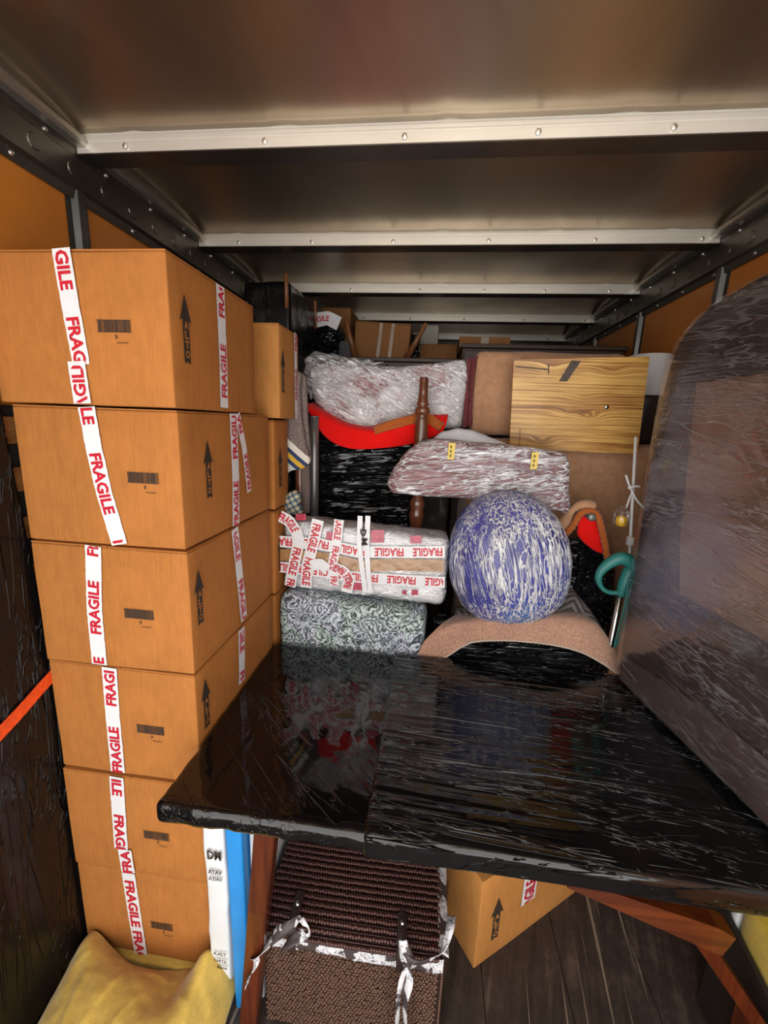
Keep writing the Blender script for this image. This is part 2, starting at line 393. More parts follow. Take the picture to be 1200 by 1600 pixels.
# ------------------------------------------------------------------ lettering and tape
_tc = {}
def glyphs(text, off=.032):
    if text in _tc: return _tc[text]
    cu = bpy.data.curves.new('t', 'FONT'); cu.body = text; cu.size = 1; cu.offset = off; cu.resolution_u = 2
    o = bpy.data.objects.new('t', cu); COL.objects.link(o); dg = bpy.context.evaluated_depsgraph_get(); dg.update()
    me = o.evaluated_get(dg).to_mesh(); v = [(a.co.x, a.co.y) for a in me.vertices]; f = [list(p.vertices) for p in me.polygons]
    o.evaluated_get(dg).to_mesh_clear(); bpy.data.objects.remove(o); bpy.data.curves.remove(cu)
    x0 = min(a for a, b in v); x1 = max(a for a, b in v); y0 = min(b for a, b in v); y1 = max(b for a, b in v)
    v = [((a-x0)/(x1-x0), (b-y0)/(y1-y0)) for a, b in v]; _tc[text] = (v, f, (x1-x0)/(y1-y0)); return _tc[text]
def text_on(mb, text, o, u, v, w_, h, lift):
    """text in the rectangle from o, w_ along u, h along v"""
    g, f, _ = glyphs(text); n = Vector(u).cross(Vector(v)).normalized()
    mb.add([Vector(o)+Vector(u)*(a*w_)+Vector(v)*(b*h)+n*lift for a, b in g], f)
def tape(parent, pts, normal, width=.048, word='FRAGILE', start=.02, wl_=.165, gap=.075, lift=.0009, wob=.0006, clip=True, name='fragile_tape', lh=.72, matt=None):
    P = [Vector(p) for p in pts]; nr = normal if callable(normal) else (lambda i: Vector(normal))
    D = [0]
    for i in range(1, len(P)): D.append(D[-1]+(P[i]-P[i-1]).length)
    tot = D[-1]
    def fr(s):
        s = max(0, min(tot, s)); j = 0
        while j < len(D)-2 and D[j+1] < s: j += 1
        t = (s-D[j])/(D[j+1]-D[j]); p = P[j].lerp(P[j+1], t); n = nr(j).lerp(nr(min(j+1, len(P)-1)), t).normalized()
        T = (P[j+1]-P[j]).normalized()
        if j < len(P)-2 and t > .5: T = T.lerp((P[j+2]-P[j+1]).normalized(), t-.5).normalized()
        if j > 0 and t < .5: T = T.lerp((P[j]-P[j-1]).normalized(), .5-t).normalized()
        return p, n, T, n.cross(T).normalized()
    V = []; Fc = []; ns = max(4, int(tot/.012)); nw = 4; sd = random.random()*50
    for i in range(ns+1):
        p, n, T, U = fr(tot*i/ns)
        for j in range(nw+1):
            a = (j/nw-.5)*width; e = .0012*noise.noise(Vector((i*.8, j*.5, sd))) if j in (0, nw) else 0
            V.append(p+U*(a+e)+n*(lift+wob*abs(noise.noise(Vector((i*.5, j*.9, sd))))*2))
    for i in range(ns):
        for j in range(nw):
            q = i*(nw+1)+j; Fc.append([q, q+nw+1, q+nw+2, q+1])
    to = build(name, V, Fc, matt or M_TAPE, parent, smooth=True)
    if word:
        g, f, _ = glyphs(word); mb = MB(); s = start
        while s < tot:
            vv = []; ok = []
            for a, b in g:
                u = s+a*wl_; ok.append(0 <= u <= tot); p, n, T, U = fr(u)
                vv.append(p+U*((b-.5)*lh*width)+n*(lift+wob*2+.0008))
            ff = [q for q in f if all(ok[i] for i in q)]
            if ff:
                used = sorted({i for q in ff for i in q}); mp = {a: b for b, a in enumerate(used)}
                mb.add([vv[i] for i in used], [[mp[i] for i in q] for q in ff])
            s += wl_+gap
        if mb.v: mb.obj('lettering', M_RED, to, kind='stuff')
    return to
# ------------------------------------------------------------------ cartons
def carton(x0, x1, y0, y1, z0, z1, label, group=None, rot=0, arrow=None, bar=None, tapes=(), cm=None, M=None, printed='ALTO', flaps=True, name='carton', cat='carton'):
    cx, cyy = (x0+x1)/2, (y0+y1)/2
    M = M or (Matrix.Translation((cx, cyy, z0)) @ Matrix.Rotation(math.radians(rot), 4, 'Z'))
    hw, hd, hh = (x1-x0)/2, (y1-y0)/2, z1-z0
    t = empty(name, None, label, cat, group, M); cm = cm or M_CARD
    sd = random.random()*99
    def disp(p, n):
        b = .0022*noise.noise(Vector((p.x*5, p.y*5, p.z*6+sd)))+.004*math.sin(PI*min(1, max(0, p.z/hh)))*(1-(min(1, abs(p.x)/hw))**2 if abs(n.y) > .8 else (1-(min(1, abs(p.y)/hd))**2))*.5
        return p+n*b
    v, f = rbox(-hw, hw, -hd, hd, 0, hh-.008, .005, .045, es=(0, .3, 1), disp=disp)
    build('carton_body', [M @ a for a in v], f, cm, t, smooth=True)
    if flaps:
        for s in (-1, 1):
            mb = MB(); g = .002
            mb.box(*sorted((s*g, s*(hw-.001))), -hd+.001, hd-.001, hh-.0075, hh-.0035+random.random()*.001, M, b=.0012)
            mb.obj('flap', cm, t)
        MB().box(-hw+.006, hw-.006, -hd+.006, hd-.006, hh-.0085, hh-.0072, M).obj('inner_flap', M_CARDIN, t)
    fr = lambda u, vv: M @ Vector((-hw+u, -hd-.0045, vv))        # front face coordinates (from its left, from its bottom)
    sd_ = lambda u, vv: M @ Vector((hw+.0045, -hd+u, vv))        # right face coordinates
    R3 = M.to_3x3(); nf = R3 @ Vector((0, -1, 0)); nsd = R3 @ Vector((1, 0, 0))
    ex, ey, ez = R3 @ Vector((1, 0, 0)), R3 @ Vector((0, 1, 0)), R3 @ Vector((0, 0, 1))
    if bar:
        face, u, vv, w_, h = bar; o = (fr if face == 'f' else sd_)(u, vv); ux = ex if face == 'f' else ey; nn = nf if face == 'f' else nsd
        mb = MB(); a = 0; rr = random.Random(u*1000+vv)
        while a < w_-.003:
            b = rr.choice((.0012, .0022, .0034)); mb.add([o+ux*a, o+ux*(a+b), o+ux*(a+b)+ez*h, o+ux*a+ez*h], [(0, 1, 2, 3)]); a += b+rr.choice((.0009, .0014))
        mb.add([o-ux*.002-ez*.001, o+ux*w_-ez*.001, o+ux*w_+ez*.0005, o-ux*.002+ez*.0005], [(0, 1, 2, 3)])
        mb.add([o-ux*.002+ez*h, o+ux*w_+ez*h, o+ux*w_+ez*(h+.0015), o-ux*.002+ez*(h+.0015)], [(0, 1, 2, 3)])
        text_on(mb, '3', o+ux*(w_*.5)-ez*.016, ux, ez, .006, .009, .0002)
        mb.add([o+ux*(w_*.5+.004)-ez*.026, o+ux*(w_*.5+.034)-ez*.026, o+ux*(w_*.5+.034)-ez*.0245, o+ux*(w_*.5+.004)-ez*.0245], [(0, 1, 2, 3)])
        mb.obj('printed_barcode', M_INK, t, kind='stuff')
    if arrow:
        face, u, vv, aw, ah = arrow; o = (fr if face == 'f' else sd_)(u, vv); ux = ex if face == 'f' else ey; nn = nf if face == 'f' else nsd
        A = [(-.24, 0), (0, .05), (.24, 0), (.24, .60), (.5, .60), (0, 1), (-.5, .60), (-.24, .60)]
        A = [(-.26, 0), (0, .035), (.26, 0), (.26, .64), (.5, .60), (.30, .74), (0, 1), (-.30, .74), (-.5, .60), (-.26, .64)]
        mb = MB(); mb.add([o+ux*(a*aw)+ez*(b*ah) for a, b in A], [(0, 1, 2, 3, 9), (9, 3, 4, 5, 6, 7, 8)])
        ar = mb.obj('printed_arrow', M_INK, t); tb = MB()
        for i, ch in enumerate(printed):
            text_on(tb, ch, o+nn*.0006-ux*(aw*.17)+ez*(ah*(.50-.14*i)), ux, ez, aw*.34, ah*.115, .0002)
        tb.obj('lettering', cm, ar, kind='stuff')
    for tp in tapes:
        face, pts = tp[0], tp[1]; kw = tp[2] if len(tp) > 2 else {}
        fn = fr if face == 'f' else sd_; tape(t, [fn(a, min(max(b, .003), hh-.003)) for a, b in pts], nf if face == 'f' else nsd, **kw)
    return t
G = 'cartons in the tall left hand stack'
XB, DB, WB, LB = -.649, 1.02, .472, .592
Z = [2.306, 1.938, 1.561, 1.182, .801, .42, .05]
FU = lambda px, py, z0, Yf=DB, x0=XB-WB: (lambda p: (p.x-x0, p.z-z0))(at(px, py, Y=Yf))
SU = lambda px, py, z0, Xf=XB, y0=DB: (lambda p: (p.y-y0, p.z-z0))(at(px, py, X=Xf))
def ft(i, pix, **k): return ('f', [FU(a, b, Z[i+1]) for a, b in pix], k)
def st(i, pix, **k): return ('s', [SU(a, b, Z[i+1]) for a, b in pix], k)
specs = [
 dict(y=1.01, L=.49, bar=FU(160, 520, Z[1]), arrow=SU(288, 568, Z[1]), tapes=[ft(0, [(102, 379), (118, 480), (133, 560), (134, 570)], start=-.072, gap=.062), ft(0, [(138, 633), (128, 566)], start=-.06, lift=.0036), st(0, [(348, 637), (346, 560), (341, 446)], start=.03, wl_=.155)],
      label='topmost carton of the left stack, widest and set under the ceiling rail'),
 dict(y=1.02, L=.592, bar=FU(203, 753, Z[2]), arrow=SU(324, 779, Z[2]), tapes=[ft(1, [(138, 634), (150, 700), (166, 770), (190, 850)], start=-.12), st(1, [(367, 828), (366, 740), (362, 646)], start=.0, wl_=.15), st(1, [(387, 768), (379, 700), (368, 646)], start=.01, wl_=.13, lift=.002, width=.035)],
      label='second carton from the top of the left stack, with two crossing tapes on its side'),
 dict(y=1.018, L=.595, bar=FU(197, 963, Z[3]), arrow=SU(309, 977, Z[3]), tapes=[ft(2, [(158, 1036), (150, 950), (148, 852)], start=-.14), st(2, [(364, 822), (372, 900), (379, 967)], start=-.05, wl_=.17)],
      label='third carton from the top of the left stack, showing its whole arrow'),
 dict(y=1.022, L=.59, bar=FU(216, 1143, Z[4]), arrow=SU(320, 1140, Z[4]), tapes=[ft(3, [(186, 1205), (178, 1120), (172, 1040)], start=.0), st(3, [(375, 972), (376, 1065)], start=-.08, wl_=.17)],
      label='fourth carton from the top of the left stack, beside the orange strap'),
 dict(y=1.016, L=.60, bar=FU(227, 1305, Z[5]), arrow=None, tapes=[ft(4, [(184, 1206), (192, 1322)], start=-.12, wl_=.19), ft(4, [(204, 1360), (198, 1322)], start=.0, wl_=.19, lift=.0034)],
      label='second carton from the bottom of the left stack, behind the wrapped table corner'),
 dict(y=1.02, L=.60, bar=FU(238, 1447, Z[6]), arrow=(.10, .10), tapes=[ft(5, [(202, 1362), (214, 1440), (222, 1488)], start=.03, wl_=.2, gap=.02)],
      label='bottom carton of the left stack, standing on the yellow blanket'),
]
rots = [0, -.3, .25, -.2, .3, 0]
for i, s in enumerate(specs):
    x0 = XB-WB-(.02 if i == 0 else 0)
    b = s['bar']; a = s['arrow']
    # tape and print positions are given from the left edge XB-WB
    dx = .02 if i == 0 else 0
    tp = [(f_, [(u+dx, v) if f_ == 'f' else (u-(s['y']-DB), v) for u, v in p_], k_) for f_, p_, k_ in s['tapes']]
    carton(x0, XB, s['y'], s['y']+s['L'], Z[i+1], Z[i]-.002, s['label'], G, rot=rots[i],
           bar=('f', b[0]+dx, b[1], .088 if i < 5 else .08, .026), arrow=('s', a[0]+(.01 if i else .02), max(.02, a[1]), .052, .17) if a else None, tapes=tp)
G2 = 'cartons in the second row behind the left stack'
carton(-1.10, -.619, 1.66, 1.90, 1.925, 2.288, 'pale carton on top of the second row, behind the topmost left carton', G2, cm=M_CARD2, arrow=('s', .035, .10, .05, .17),
       tapes=[('s', [(.19, .0), (.185, .36)], dict(width=.035, wl_=.13, start=.08))])
carton(-1.12, -.645, 1.66, 1.83, 1.545, 1.92, 'carton in the second row under the pale one, beside the striped blanket', G2, arrow=('s', .06, .09, .05, .17))
carton(-1.12, -.648, 1.66, 1.86, 1.165, 1.54, 'carton in the second row level with the tape-covered parcel', G2, arrow=('s', .05, .09, .05, .17))
carton(-1.12, -.65, 1.66, 2.1, .78, 1.16, 'carton in the second row left of the paisley block', G2)
carton(-1.12, -.65, 1.66, 2.1, .39, .775, 'carton low in the second row behind the left stack', G2)
carton(-1.12, -.65, 1.66, 2.1, .0, .385, 'lowest carton of the second row, on the floor behind the left stack', G2)
# carton on the floor under the table, turned corner-on
d = Vector((.477, .337)).normalized(); ang = math.atan2(d.y, d.x)
Mc = Matrix.Translation((.264, 1.168, 0)) @ Matrix.Rotation(ang, 4, 'Z') @ Matrix.Translation((.30, .10, 0))
tcart = carton(-.30, .30, -.10, .10, 0, .40, 'carton turned corner-on on the floor under the wrapped table', None, M=Mc, cm=M_CARD2, arrow=('f', .085, .09, .06, .19),
       tapes=[('f', [(.245, .16), (.245, .29)], dict(width=.075, wl_=.17, start=-.06, word='FRAGILE'))], printed='ALTO')
mb = MB(); o_ = Mc @ Vector((-.3055, .06, .18)); R3 = Mc.to_3x3()
for i in range(3): text_on(mb, 'ALTO', o_+R3 @ Vector((0, .05, -.035*i)), R3 @ Vector((0, -1, 0)), R3 @ Vector((0, 0, 1)), .05, .022, .001)
mb.obj('printed_lettering', M_INK, tcart, kind='stuff')

# ------------------------------------------------------------------ the wrapped table
PXY = lambda pts, Y: [(lambda p: (p.x, p.z))(at(a, b, Y=Y)) for a, b in pts]
M_BF_TOP = darkfilm('black_film_smooth', (.004, .0035, .004), rot=(0, 0, .75), along=1.2, across=30, strength=.4, dist=.003, rough=.05, soft=.08, width=.018, mlo=.5, mhi=.65)
M_BF_STR = darkfilm('black_film_streaked', (.004, .004, .0045), rot=(0, 0, .05), along=.35, across=40, strength=1.0, dist=.018, rough=.05, soft=.12, width=.020, mlo=.51, mhi=.62)
M_BF = darkfilm('black_film_wrinkled', (.006, .006, .007), rot=(0, .1, 0), along=3, across=42, strength=1, dist=.01, rough=.12)
M_BFV = darkfilm('black_film_upright', (.006, .0055, .006), rot=(.05, .04, 0), along=.6, across=26, strength=.9, dist=.006, rough=.2, axis='z', spec=.3, soft=.15, width=.022, mlo=.48, mhi=.62)
tb = empty('wrapped_table', (.2, 1.2, 0), 'long wooden table with its top wrapped in shiny black film', 'table')
def tdisp(p, n):
    e = .0012*ridge(p, 6, 45, 20, 3)+.004*nz(p, 3, 6, 6, 4)
    if p.x < -.1: e = .001*ridge(p+Vector((0, p.x*1.2, 0)), 8, 30, 20, 5)+.003*nz(p, 3, 5, 6, 4)
    if abs(n.y) > .3 or abs(n.x) > .3: e += .004*nz(p, 30, 30, 12, 9)
    return p+n*e
v, f = rbox(-.645, 1.118, .812, 1.632, .893, .95, .016, .016, disp=tdisp)
build('table_top', v, f, M_BF_TOP, tb, smooth=True)
def bdisp(p, n):
    e = .0035*ridge(p, 1.3, 26, 25, 13)*max(0, nz(p, 1.5, 5, 5, 31)+.35)+.002*ridge(p, 2, 45, 25, 15)*max(0, nz(p, 2, 7, 7, 33)+.2)+.0025*nz(p, 2, 6, 6, 14)
    return p+n*e+Vector((0, 0, 0))
v, f = rbox(-.108, 1.122, .806, 1.638, .888, .9555, .014, .008, disp=bdisp)
build('film_band', v, f, M_BF_STR, tb, smooth=True)
M_OAKR = wood('red_brown_leg_wood', (.045, .007, .002), (.13, .024, .005), 'z', .3)
M_OAKX = wood('red_brown_rail_wood', (.04, .007, .002), (.115, .024, .005), 'x', .3)
def leg4(name, p0, p1, w0, w1, d_, parent, mt):
    p0, p1 = Vector(p0), Vector(p1); v = []
    for p, w_ in ((p0, w0), (p1, w1)):
        for dx, dy in ((-1, -1), (1, -1), (1, 1), (-1, 1)): v.append(p+Vector((dx*w_/2, dy*d_/2, 0)))
    m_ = bmesh.new(); vs = [m_.verts.new(a) for a in v]
    for q in ((3, 2, 1, 0), (4, 5, 6, 7), (0, 1, 5, 4), (1, 2, 6, 5), (2, 3, 7, 6), (3, 0, 4, 7)): m_.faces.new([vs[i] for i in q])
    bmesh.ops.bevel(m_, geom=m_.edges[:], offset=.004, segments=2, affect='EDGES')
    m_.verts.index_update(); V = [a.co.copy() for a in m_.verts]; Fc = [[a.index for a in q.verts] for q in m_.faces]; m_.free()
    return build(name, V, Fc, mt, parent)
leg4('leg', (-.470, .915, 0), (-.385, .915, .892), .052, .06, .05, tb, M_OAKR)
leg4('leg', (-.47, 1.52, 0), (-.385, 1.52, .892), .052, .06, .05, tb, M_OAKR)
la, lb_ = at(1092, 1465, Y=.95), at(1185, 1600, Y=.95); ld = (lb_-la)/(lb_.z-la.z)
lt = la+ld*(.892-la.z); hw_ = Vector((.023, 0, 0)); fx = min(lb_.x+.02, 1.0); foot = Vector((fx, lb_.y, 0))
MB().prism([lt-hw_, lt+hw_, lb_+hw_, foot+hw_, foot-hw_, lb_-hw_], (0, .05, 0)).obj('leg', M_OAKR, tb)
leg4('leg', (1.05, 1.50, 0), (.95, 1.50, .892), .06, .07, .05, tb, M_OAKR)
v0, v1 = at(930, 1392, Y=.86), at(1140, 1480, Y=.86)
dd = (v1-v0).normalized(); up_ = dd.cross(Vector((0, 1, 0))).normalized()*-1
mbx = MB(); mbx.prism([v0-dd*.06-up_*.005, v0-dd*.06+up_*.024, v1+up_*.034, v1-up_*.03+dd*.0, v1-up_*.038-dd*.05, v0-up_*.012], (0, .05, 0)); mbx.obj('stretcher', M_OAKX, tb)
# ------------------------------------------------------------------ left side: wrapped panel, strap, yellow blanket
def sdisp(a, s_, seed):
    return lambda p, n: p+n*(a*ridge(p, *s_, seed)+a*1.5*nz(p, s_[0]*.5, s_[1]*.5, s_[2]*.5, seed+1))
v, f = rbox(-1.156, -1.132, .0, 1.0, .0, 1.98, .012, .03, disp=sdisp(.003, (30, 30, 2), 3))
v = [Vector((q.x, q.y+(q.y)*.06*(2.0-q.z)/1.0, q.z)) for q in v]
t = empty('wrapped_board', (-1.155, .5, 0), 'tall flat board in wrinkled black film along the left wall', 'board')
build('black_wrap', v, f, M_BFV, t, smooth=True)
M_ORANGE = simple('orange_webbing', (.85, .085, .01), .6, scale=60, var=.2, bmp=.4, fine=300, bd=.001)
V = []; Fc = []; P0, P1 = Vector((-1.125, 1.05, 1.125)), Vector((-1.125, .2, .80))
for i in range(31):
    p = P0.lerp(P1, i/30); 
    for j in (-1, 0, 1): V.append(p+Vector((.0015*abs(j), 0, j*.021+.0015*math.sin(i))))
for i in range(30):
    for j in range(2): q = i*3+j; Fc.append([q, q+1, q+4, q+3])
o = build('ratchet_strap', V, Fc, M_ORANGE); solid(o, .002); tag(o, 'bright orange webbing strap running from behind the left carton stack', 'strap')
M_YEL = fabric('yellow_fleece', (.62, .42, .09), .22, 30, .006)
xs = [-1.13, -1.07, -.95, -.83, -.72, -.63, -.54]
def hump(y, zs): return [(x_, y+.02*math.sin(x_*9), z_) for x_, z_ in zip(xs, zs)]
rows = [hump(1.005, (.05, .13, .055, .047, .05, .10, .03)), hump(.96, (.06, .15, .12, .10, .075, .20, .05)), hump(.90, (.03, .13, .16, .15, .11, .17, .04)),
        hump(.80, (.01, .10, .15, .155, .16, .13, .02)), hump(.68, (.0, .06, .12, .12, .13, .10, .01)), hump(.56, (.0, .02, .03, .04, .04, .03, .005))]
def yd(p, u, v_): return p+Vector((0, 0, .012*nz(p, 9, 9, 9, 2)+.006*ridge(p, 12, 7, 9, 4)+.003*nz(p, 30, 30, 30, 5)))
v, f = loft(rows, 90, 90, yd); v = [Vector((a.x, a.y, max(a.z, .004))) for a in v]
t = empty('yellow_blanket', (-.85, .8, 0), 'crumpled pale yellow fleece blanket heaped under the left carton stack', 'blanket')
o = build('folded_heap', v, f, M_YEL, t, smooth=True); solid(o, .006, 1)
v, f = rbox(-1.13, -.62, 1.0, 1.63, .002, .046, .01, .05); build('underlay', v, f, M_YEL, t, smooth=True)
# ------------------------------------------------------------------ flat packs between the stack and the table leg
M_PAPER = simple('white_paper_wrap', (.74, .76, .77), .45, var=.06, bmp=.6, bd=.006, fine=14)
M_BLUE = simple('sky_blue_sheet', (.015, .25, .66), .45, var=.08, bmp=.1, fine=20)
M_GREYW = simple('pale_grey_board', (.62, .64, .66), .5, var=.05, bmp=.1)
v, f = rbox(-.622, -.552, .965, 1.45, .0, .86, .012, .02, disp=sdisp(.004, (14, 14, 5), 8))
t = empty('paper_parcel', (-.585, 1.2, 0), 'narrow white paper parcel with black print beside the bottom carton', 'parcel')
build('paper_wrap', v, f, M_PAPER, t, smooth=True)
mb = MB()
for i, (tx, z_, h_) in enumerate((('DM', .60, .034), ('ATAV', .545, .016), ('A.DAV', .52, .014), ('A.ALT', .215, .012), ('TARTA', .185, .012), ('ruapna', .155, .012))):
    text_on(mb, tx, (-.605, .9585, z_), (1, 0, 0), (0, 0, 1), .045, h_, .0002)
mb.obj('printed_lettering', M_INK, t, kind='stuff')
v, f = rbox(-.545, -.492, .955, 1.45, .0, .87, .008, .04, disp=sdisp(.001, (9, 9, 3), 2)); v = [Vector((a.x+(.86-a.z)*.012, a.y, a.z)) for a in v]
o = build('blue_sheet_pack', v, f, M_BLUE, smooth=True); tag(o, 'sky blue flat pack standing between white parcel and table leg', 'pack')
v, f = rbox(-.484, -.45, .99, 1.45, .0, .87, .006, .05); o = build('white_board', v, f, M_GREYW, smooth=True); tag(o, 'plain white board standing behind the left table leg', 'board')
# ------------------------------------------------------------------ wicker hamper
M_WICK = simple('dark_wicker', (.06, .018, .013), .42, var=.55, scale=90, bmp=.3, coat=.25)
M_WICK2 = simple('brown_wicker', (.085, .038, .022), .5, var=.6, scale=110, bmp=.3, coat=.15)
M_LEATHER = simple('dark_leather', (.035, .02, .017), .4, bmp=.3, fine=120)
M_CHROME = simple('chrome_stud', (.8, .8, .8), .15, 1, 0, bmp=0)
t = empty('wicker_hamper', (-.14, 1.1, 0), 'dark brown wicker hamper with strapped lid and floral lining under the table', 'hamper')
v, f = rbox(-.425, .122, .95, 1.26, .0, .352, .012, .06); build('hamper_body', v, f, simple('wicker_core', (.03, .014, .01), .8), t, smooth=True)
def bead(mb, c, L, r, ax, up, tilt=0):
    ax = Vector(ax); up = Vector(up); ax = (ax+up*tilt).normalized(); n = ax.cross(up).normalized(); u2 = n.cross(ax); v = [c-ax*L]
    for s, k in ((-.45, .85), (.45, .85)):
        for j in range(6): a = PI/3*j; v.append(c+ax*L*s+(n*math.cos(a)+u2*math.sin(a))*r*k)
    v.append(c+ax*L); f = [(0, 1+(j+1) % 6, 1+j) for j in range(6)]+[(1+j, 1+(j+1) % 6, 7+(j+1) % 6, 7+j) for j in range(6)]+[(13, 7+j, 7+(j+1) % 6) for j in range(6)]
    mb.add(v, f)
rr = random.Random(3)
mb = MB(); nr = 30
for i in range(nr):
    z_ = .008+i*.0116; n_ = 48
    for j in range(n_):
        x_ = -.42+.535*(j+(.5 if i % 2 else 0))/n_; bead(mb, Vector((x_+rr.uniform(-.001, .001), .946+rr.uniform(-.0015, .0015), z_+rr.uniform(-.001, .001))), .0072, .0058, (1, 0, 0), (0, 0, 1), .25)
    for j in range(26): bead(mb, Vector((.126, .956+j*.0118, z_)), .0072, .0058, (0, 1, 0), (0, 0, 1), .25)
mb.obj('woven_sides', M_WICK2, t, smooth=True, kind='stuff')
LZ = .425
def lid(x_, y_): return Vector((x_+.0, y_, LZ-.03*max(0, (1.0-y_)/.09)**2+.006*math.sin(x_*5)+.01*(y_-1.0)))
v, f = loft([[lid(x_, y_)-Vector((0, 0, .006)) for x_ in (-.43, -.25, -.1, .05, .105)] for y_ in (.925, .96, 1.0, 1.1, 1.26)], 20, 12); o = build('hamper_lid', v, f, simple('lid_core', (.025, .012, .01), .8), t, smooth=True); solid(o, .012, -1)
mb = MB()
for i in range(17):
    y_ = .926+i*.0198
    for j in range(62):
        x_ = -.43+.535*j/61+.004*(i % 2); p = lid(x_, y_); q = lid(x_, y_+.004)
        bead(mb, p+Vector((0, rr.uniform(-.0015, .0015), .0035)), .0075, .0075, (.75, .55, 0), (q-p).normalized().cross(Vector((-1, 0, 0))) if 0 else (0, 0, 1), 0)
    mb.tube([lid(-.43+.535*j/12, y_+.0099)+Vector((0, 0, -.001)) for j in range(13)], .0035, 5)
mb.obj('woven_lid', M_WICK, t, smooth=True, kind='stuff')
def floral():
    m_, nt, p = mat('floral_lining'); v = N(nt, 'ShaderNodeTexVoronoi'); v.inputs['Scale'].default_value = 11; nt.links.new(coords(nt), v.inputs['Vector'])
    f2 = noise_n(nt, coords(nt), 45, 3, .6); s = mathn(nt, 'ADD', v.outputs['Distance'], mathn(nt, 'MULTIPLY', mathn(nt, 'SUBTRACT', f2, .5), .7))
    nt.links.new(ramp(nt, s, [(.0, (.75, .75, .77)), (.36, (.70, .70, .73)), (.39, (.10, .08, .08)), (.42, (.66, .66, .70)), (.50, (.62, .62, .65)), (.53, (.06, .045, .045))]), p.inputs['Base Color'])
    p.inputs['Roughness'].default_value = .5; nt.links.new(bump(nt, noise_n(nt, coords(nt), 30, 4), .4, .004), p.inputs['Normal']); return m_
M_FLOR = floral()
v, f = loft([[(x_, .938-.004*math.sin(x_*30), z_+.004*math.sin(x_*21)) for x_ in (-.40, -.3, -.2, -.1, 0, .1, .125)] for z_ in (.395, .37, .338)], 50, 8, lambda p, a, b: p+Vector((0, -.004*ridge(p, 40, 1, 8, 2), 0)))
o = build('lining', v, f, M_FLOR, t, smooth=True); solid(o, .002)
v, f = loft([[(x_, y_, .41-(x_-.1)*.6) for x_ in (.108, .125, .14)] for y_ in (.95, 1.05, 1.15, 1.25)], 6, 20, lambda p, a, b: p+Vector((0, 0, .004*nz(p, 40, 40, 40, 1)))); o = build('lining', v, f, M_FLOR, t, smooth=True); solid(o, .002)
for px0 in ((469, 1397), (629, 1430)):
    p = at(*px0, Z=LZ+.012); pts = [p+Vector((0, .01, .0)), Vector((p.x+.002, .96, LZ+.012)), Vector((p.x+.004, .922, LZ-.014)), Vector((p.x+.004, .916, .36))]
    S = spline(pts, 20); V = []; Fc = []
    for q in S:
        for j in (-1, 0, 1): V.append(q+Vector((j*.014, 0, 0)))
    for i in range(20):
        for j in range(2): a = i*3+j; Fc.append([a, a+3, a+4, a+1])
    st_ = build('leather_strap', V, Fc, M_LEATHER, t, smooth=True); solid(st_, .004)
    for k in (4, 9):
        mb = MB(); q = S[k] if k < 9 else S[9]; n = Vector((0, -.35, .94)); mb.tube([q, q+n*.004, q+n*.007], [.008, .007, .002], 12); mb.obj('stud', M_CHROME, st_, smooth=True)
def ribbon(name, pts, w_, mt, parent, n=40, dirv=(1, 0, .2), tw=0, th=.0015, dz=None):
    S = spline(pts, n); V = []; Fc = []
    for i, q in enumerate(S):
        T = (S[min(i+1, n)]-S[max(i-1, 0)]).normalized(); u = Vector(dirv); u = (u-T*u.dot(T)).normalized(); u = Matrix.Rotation(tw*i/n, 3, T) @ u; nn = T.cross(u)
        for j in (-1, -.4, .4, 1): V.append(q+u*(j*w_/2)+nn*(.2*w_*(1-j*j))*math.sin(i*.35))
    for i in range(n):
        for j in range(3): a = i*4+j; Fc.append([a, a+4, a+5, a+1])
    o = build(name, V, Fc, mt, parent, smooth=True); solid(o, th); return o
A = lambda px, py, Y: at(px, py, Y=Y)
ribbon('ribbon_tie', [A(470, 1432, .90), A(455, 1445, .885), A(430, 1462, .88), A(405, 1490, .885), A(392, 1515, .89), A(390, 1540, .89)], .03, M_FLOR, t, tw=2.2, dirv=(.4, 0, 1))
ribbon('ribbon_tie', [A(470, 1435, .90), A(480, 1455, .89), A(455, 1470, .885), A(435, 1492, .89)], .028, M_FLOR, t, tw=1.5, dirv=(.4, 0, 1))
ribbon('ribbon_tie', [A(630, 1470, .895), A(632, 1500, .885), A(640, 1530, .885), A(632, 1570, .89), A(636, 1640, .90)], .026, M_FLOR, t, tw=1.3)
ribbon('ribbon_tie', [A(630, 1470, .895), A(640, 1500, .885), A(628, 1530, .885), A(622, 1570, .89), A(620, 1640, .90)], .022, M_FLOR, t, tw=-1.3)
ribbon('ribbon_tie', [A(632, 1495, .885), A(655, 1505, .885), A(685, 1490, .89), A(702, 1455, .91), A(705, 1430, .95)], .026, M_FLOR, t, tw=1., dirv=(.3, 0, 1))
